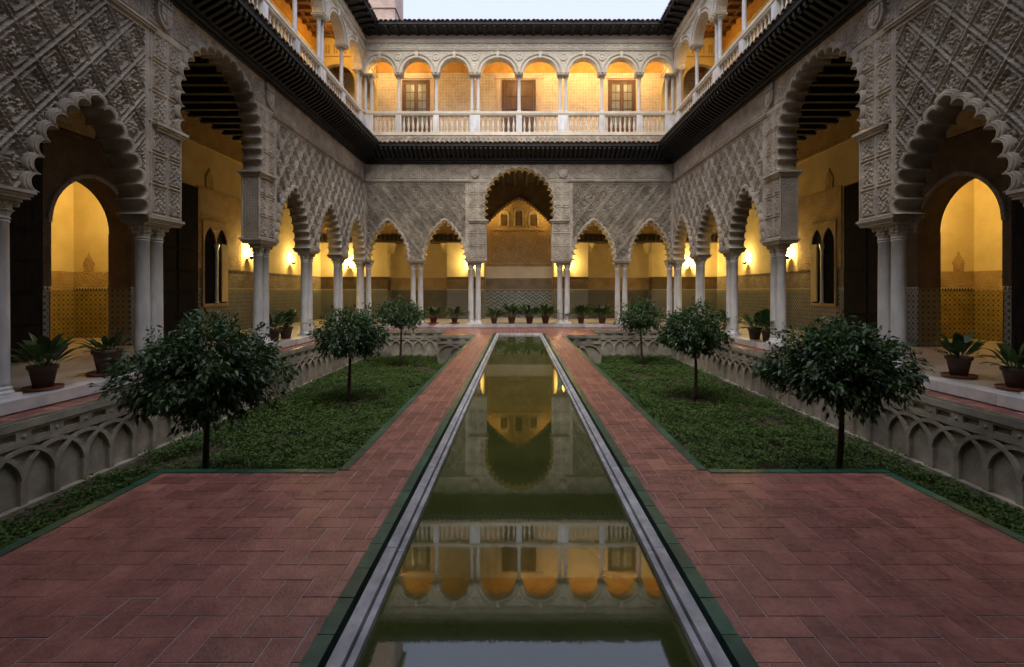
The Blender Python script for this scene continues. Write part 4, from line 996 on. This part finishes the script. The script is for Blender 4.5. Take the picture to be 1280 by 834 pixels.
def orange_tree(x, y, w, h, zc, label, group, nc, per, leafL, seed):
    global rng; rng = np.random.default_rng(seed); rd = random.Random(seed)
    t = thing('orange_tree', label, 'tree', (x, y, -1.15), 0, group); zc = zc + 1.15
    tk = MB(); r0 = .040; top = zc - h * .18; pts = []; rad = []
    for i in range(7):
        k = i / 6; pts.append((math.sin(k * 3 + seed) * .025, math.cos(k * 4 + seed) * .025, k * top)); rad.append(r0 * (1.25 - .6 * k))
    tk.tube(pts, rad, 9)
    for i in range(9):
        a = 2 * math.pi * i / 9 + rd.random(); q = Vector(pts[-1]) - Vector((0, 0, rd.uniform(0, h * .25)))
        e = Vector((math.cos(a) * w * .38, math.sin(a) * w * .38, zc + rd.uniform(-.15, .3) * h)); mdl = (q + e) / 2 + Vector((0, 0, -.06))
        tk.tube([q, mdl, e], [.022, .014, .006], 5)
    tk.build('trunk', 'bark', t, True)
    # crown: leaf clusters, denser towards the surface, flat-bottomed with drooping skirt
    nc = int(nc * 1.25); c = unit(rng.normal(0, 1, (nc, 3))); rr = rng.uniform(.22, 1.0, nc) ** .5
    lump = 1 + .24 * np.sin(c[:, 0] * 5 + seed) * np.sin(c[:, 1] * 4 + 2 * seed) + .10 * np.sin(c[:, 2] * 6 + c[:, 0] * 4 + seed) + rng.normal(0, .11, nc)
    c = c * (rr * lump)[:, None]; c[:, 2] = np.where(c[:, 2] < 0, c[:, 2] * .85, c[:, 2])
    C = c * np.array([w / 2, w / 2, h / 2]) * .86
    n = nc * per; ci = np.repeat(np.arange(nc), per)
    outd = unit(c)[ci]; off = rng.normal(0, 1, (n, 3)) * leafL * .55
    base = C[ci] + off + np.array([0, 0, zc])
    dirs = unit(outd * .8 + rng.normal(0, .6, (n, 3)) + np.array([0, 0, -.25]))
    L = leafL * rng.uniform(.45, 1.25, n); V, F = leaf_arrays(n, base, L, L * rng.uniform(.34, .46, n), dirs, .18, .15)
    stuff(link('crown', np_mesh('crown', V, F, 'leaf_orange', False), t))
TL = [('largest dark leafy orange tree, bushy crown beside the red terrace', 'orange trees by the terrace'), ('middle orange tree of its bed with round clipped crown', 'middle orange trees'), ('small orange tree at the far end of its bed', 'far orange trees')]
for k, (x, y, w, h, zc, nc, per, lf) in enumerate([(-4.25, 6.5, 2.10, 1.56, .56, 430, 26, .10), (-4.25, 12.0, 1.95, 1.45, .62, 340, 22, .105), (-4.40, 17.8, 1.95, 1.22, .80, 260, 16, .12),
                                   (4.40, 6.65, 1.78, 1.36, .64, 420, 26, .10), (4.45, 12.2, 1.78, 1.40, .66, 340, 22, .105), (4.65, 18.3, 1.80, 1.35, .72, 260, 16, .12)]):
    lb, gr = TL[k % 3]; orange_tree(x, y, w, h, zc, lb, gr, nc, per, lf, 3 + k)
# ground cover
def cover():
    V = []; F = []; o = 0; rg = np.random.default_rng(5)
    for s in (-1, 1):
        n = 270000; x = rg.uniform(1.72, 6.4, n); y = 3.0 + 17.4 * rg.uniform(0, 1, n) ** 1.15
        ok = ~((y < NY0) & (x < NX)) & ~((y > NY1) & (x < 3.12))
        dn = vnoise(x * 1.3 + 50 * (s + 2), y * 1.3, 4) + .35 * vnoise(x * 4, y * 4, 6)
        keep = rg.uniform(0, 1, n) < np.clip((dn - .26) * 3.2, .06, 1) * np.clip((6.42 - x) / .55 + .12, 0.1, 1)
        for tx, ty in (((4.25, 6.5), (4.25, 12), (4.4, 17.8)) if s < 0 else ((4.4, 6.65), (4.45, 12.2), (4.65, 18.3))): keep &= np.hypot(x - tx, y - ty) > .22 + rg.uniform(0, .45, n)
        x, y = x[ok & keep], y[ok & keep]; n = len(x)
        hgt = .01 + (.10 * vnoise(x * 2.2, y * 2.2, 8) + .14 * vnoise(x * 5.5, y * 5.5, 18) ** 2) * rg.uniform(.2, 1, n)
        base = np.stack([s * x, y, -1.15 + hgt], 1); d = rg.normal(0, 1, (n, 3)); d[:, 2] = np.abs(d[:, 2]) * .45 + .05; d = unit(d)
        L = rg.uniform(.026, .066, n); global rng; rng = rg
        v, f = leaf_arrays(n, base, L, L * .62, d, .12, .1, True); V.append(v); F.append(f + o); o += len(v)
    ob = link('ground_cover', np_mesh('ground_cover', np.concatenate(V), np.concatenate(F), 'leaf_cover'))
    tag(ob, 'low green leafy ground cover filling the sunken garden beds', 'ground cover', None, 'stuff')
cover()
# potted plants
def blade_mesh(L, W, curve, seed):
    rd = random.Random(seed); vs = []; n = 7
    for i in range(n + 1):
        k = i / n; a = curve * k; x = L * (k - .28 * curve * k * k * .5); z = L * .9 * k * (1 - .42 * curve * k)
        w = W * .5 * (0.10 if k < .3 else math.sin(math.pi * min(1, (k - .22) / .78)) ** .7 + .02)
        vs += [(x, w, z + .25 * w), (x, 0, z), (x, -w, z + .25 * w)]
    fs = []
    for i in range(n): b = 3 * i; fs += [(b, b + 1, b + 4, b + 3), (b + 1, b + 2, b + 5, b + 4)]
    return vs, fs
BL = []
for k in range(4):
    vs, fs = blade_mesh(.42 + .05 * k, .10 + .012 * k, .7 + .25 * k, k); BL.append((vs, fs, MB().add(vs, fs).mesh('leaf', 'leaf_pot', True)))
def potted(x, y, z, r, h, nl, size, label, group, single, saucer, spiky=False, seed=0):
    rd = random.Random(seed); vr = rd.uniform(.84, 1.14); r *= vr; h *= vr * rd.uniform(.9, 1.1); size *= rd.uniform(.85, 1.15); nl = int(nl * rd.uniform(.75, 1.2)); t = thing('potted_plant', label, 'potted plant', (x, y, z), 0, group); z0 = .03 if saucer else 0
    p = MB().lathe([(r * .68, z0), (r * .98, z0 + h * .84), (r * 1.1, z0 + h * .84), (r * 1.12, z0 + h), (r * .98, z0 + h), (r * .93, z0 + h * .88), (0.01, z0 + h * .88)], 20); po = p.build('pot', 'pot_clay', t, True)
    for q in po.data.polygons: q.use_smooth = abs(q.normal.z) < .6
    if saucer: MB().lathe([(r * 1.15, .003), (r * 1.4, .012), (r * 1.45, .05), (r * 1.36, .05), (r * 1.3, .03), (.01, .03)], 22).build('saucer', 'saucer_clay', t)
    far = MB()
    for i in range(nl):
        a = rd.uniform(0, 2 * math.pi); k = rd.choice((0, 0, 1, 2, 3)) if not spiky else rd.choice((1, 2, 3)); vs, fs, me = BL[k]
        tilt = rd.uniform(-.75, .4) if not spiky else rd.uniform(-.6, .35); sc = size * rd.uniform(.7, 1.2); rr = r * .6 * rd.random()
        M = Matrix.Translation((rr * math.cos(a), rr * math.sin(a), z0 + h * .86)) @ Matrix.Rotation(a, 4, 'Z') @ Matrix.Rotation(tilt, 4, 'Y') @ Matrix.Diagonal((sc, sc * (.5 if spiky else 1), sc, 1))
        if single: o = link('leaf', me, t); o.matrix_local = M
        else: far.add([M @ Vector(v) for v in vs], fs)
    if not single: stuff(far.build('foliage', 'leaf_pot', t, True))
potted(-7.27, 7.30, .186, .19, .36, 52, .95, 'broad leaved plant in dark clay pot with saucer, first beside the gallery edge', 'near pots on the gallery edge', True, True, seed=1)
potted(-7.42, 8.62, .186, .185, .34, 50, .95, 'broad leaved plant in clay pot with saucer, closest to the column pair', 'near pots beside the column pairs', True, True, seed=2)
potted(7.62, 8.35, .186, .19, .36, 52, .95, 'broad leaved plant in clay pot with saucer, closest to the column pair', 'near pots beside the column pairs', True, True, seed=3)
potted(7.52, 7.28, .186, .19, .36, 52, .95, 'broad leaved plant in dark clay pot with saucer, first beside the gallery edge', 'near pots on the gallery edge', True, True, seed=4)
GP = 'side pots behind the middle trees'
for i, (x, y) in enumerate(((-7.35, 14.3), (-7.4, 15.2), (7.3, 14.9), (7.35, 14.2), (7.4, 17.0))):
    potted(x, y, .186, .2, .36, 46, 1.2, 'broad leaved pot plant standing between side columns beyond the orange tree', GP, False, False, seed=10 + i)
GPF = 'row of clay pots across the end of the pool'
for i, px in enumerate((541.5, 568, 617.5, 639.5, 662, 682, 726.5, 753)):
    lab = 'bushy plant in clay pot between the central columns at the pool end' if 2 <= i <= 5 else 'spiky plant in clay pot under a small arch beside the central bay'
    potted(-.048 + (px - 647.5) * 22.0 / 600, 22.08, .186, .18, .34, 95, 1.15 + .12 * (i % 2), lab, GPF + (', centre' if 2 <= i <= 5 else ', flanks'), False, i in (1, 0), True, seed=30 + i)

# ================================================================== brick tower behind the roof
tw_ = thing('brick_tower', 'pale pink brick tower rising behind the corner of the roof', 'tower', (-8.72, 30.5, 0))
m = MB(); m.box(-1.12, 1.12, -1.1, 1.1, -1.15, 22); m.build('shaft', 'tower_brick', tw_)
m = MB(); m.box(-1.2, 1.2, -1.18, 1.18, 19.0, 19.25); m.build('cornice', 'tower_brick', tw_); m = MB(); m.box(-1.3, 1.3, -1.28, 1.28, 22, 22.3); m.build('cornice', 'tower_brick', tw_)
m = MB(); m.hexa([(-1.3, -1.28, 22.3), (1.3, -1.28, 22.3), (1.3, 1.28, 22.3), (-1.3, 1.28, 22.3), (-.05, -.05, 23.2), (.05, -.05, 23.2), (.05, .05, 23.2), (-.05, .05, 23.2)]); m.build('roof', 'clay_tile', tw_)

# ================================================================== lamps
WARM = (1.0, 0.68, 0.22)
def point(loc, e, parent, r=.06, col=WARM):
    d = bpy.data.lights.new('bulb_light', 'POINT'); d.energy = e; d.color = col; d.shadow_soft_size = r
    o = bpy.data.objects.new('bulb_light', d); COL.objects.link(o); o.parent = parent; o.location = loc
def sconce(loc, rz, e, label, group):
    t = thing('wall_lamp', label, 'lamp', loc, rz, group)
    m = MB(); m.box(-.03, .03, -.10, 0, -.10, -.07); m.lathe([(.02, -.12), (.06, -.09), (.085, -.02), (.09, 0), (.08, 0), (.06, -.05)], 12, (0, -.13)); m.build('bracket', 'iron_and_void_black', t)
    b = MB().lathe([(.01, -.03), (.035, -.01), (.04, .03), (.02, .06), (.005, .07)], 10, (0, -.13)); b.build('bulb', 'bulb', t, True)
    point((0, -.22, .17), e, t)
SE = 62
GS = 'wall lamps in the galleries'
for x in (-2.55, 2.55): sconce((x, 25.96, 3.05), 0, SE, 'glowing wall lamp beside the central recess of the end gallery', GS + ', centre')
for x in (-9.2, 9.2): sconce((x, 25.96, 3.05), 0, SE, 'glowing wall lamp in the corner of the end gallery', GS + ', corners')
for s in (-1, 1):
    sconce((s * 10.70, 18.95, 3.05), R(-90 * s), SE * .5, 'glowing wall lamp past the twin window of the side gallery', GS + ', first')
    sconce((s * 10.70, 22.5, 3.05), R(-90 * s), SE * .6, 'glowing wall lamp near the far corner of the side gallery', GS + ', second')
for s in (-1, 1):
    t = thing('wall_lamp', 'lamp tucked behind the lobed arch warming the stucco recess', 'lamp', (s * 1.45, 26.62, 5.95), 0, 'recess lamps')
    MB().lathe([(.03, -.1), (.07, 0), (.06, .02)], 10).build('shade', 'iron_and_void_black', t); point((0, .06, .1), 18, t, .1, (1, .62, .18))
for s, sh in ((-1, 0), (1, -.3)):
    t = thing('wall_lamp', 'lamp inside the yellow room behind the arched doorway', 'lamp', (s * 11.75, 14.3 + sh, 4.4), 0, 'room lamps')
    MB().lathe([(.03, -.1), (.09, 0), (.02, .1)], 10).build('shade', 'bulb', t); point((s * .1, -.12, 0), 55, t, .1)
for k, x in enumerate((-6.9, -5.55, 0.0, 2.03, 3.82, 5.55, 6.9)):
    t = thing('ceiling_lamp', 'small amber ceiling lamp inside the upper end gallery', 'lamp', (x, 22.46, 12.30), 0, 'upper gallery lamps')
    MB().lathe([(.03, -.06), (.06, 0), (.055, .01), (.02, -.04)], 10).build('shade', 'iron_and_void_black', t); MB().lathe([(.01, -.02), (.03, .02), (.01, .05)], 8).build('bulb', 'bulb', t); point((0, .3, .3), 32 * (.45 if abs(x) > 6 else 1), t, .05, (1, .68, .30))
for s in (-1, 1):
    for y, e in ((20.6, 26), (17.0, 10), (13, 10)):
        t = thing('ceiling_lamp', 'small amber ceiling lamp inside the upper side gallery', 'lamp', (s * 7.6, y, 12.45), 0, 'upper side gallery lamps')
        MB().lathe([(.03, 0), (.06, .05), (.06, .08), (.02, .1)], 10).build('shade', 'bulb', t); point((s * .3, 0, -.1), e * (1 if s < 0 else .5), t, .05, (1, .52, .10))
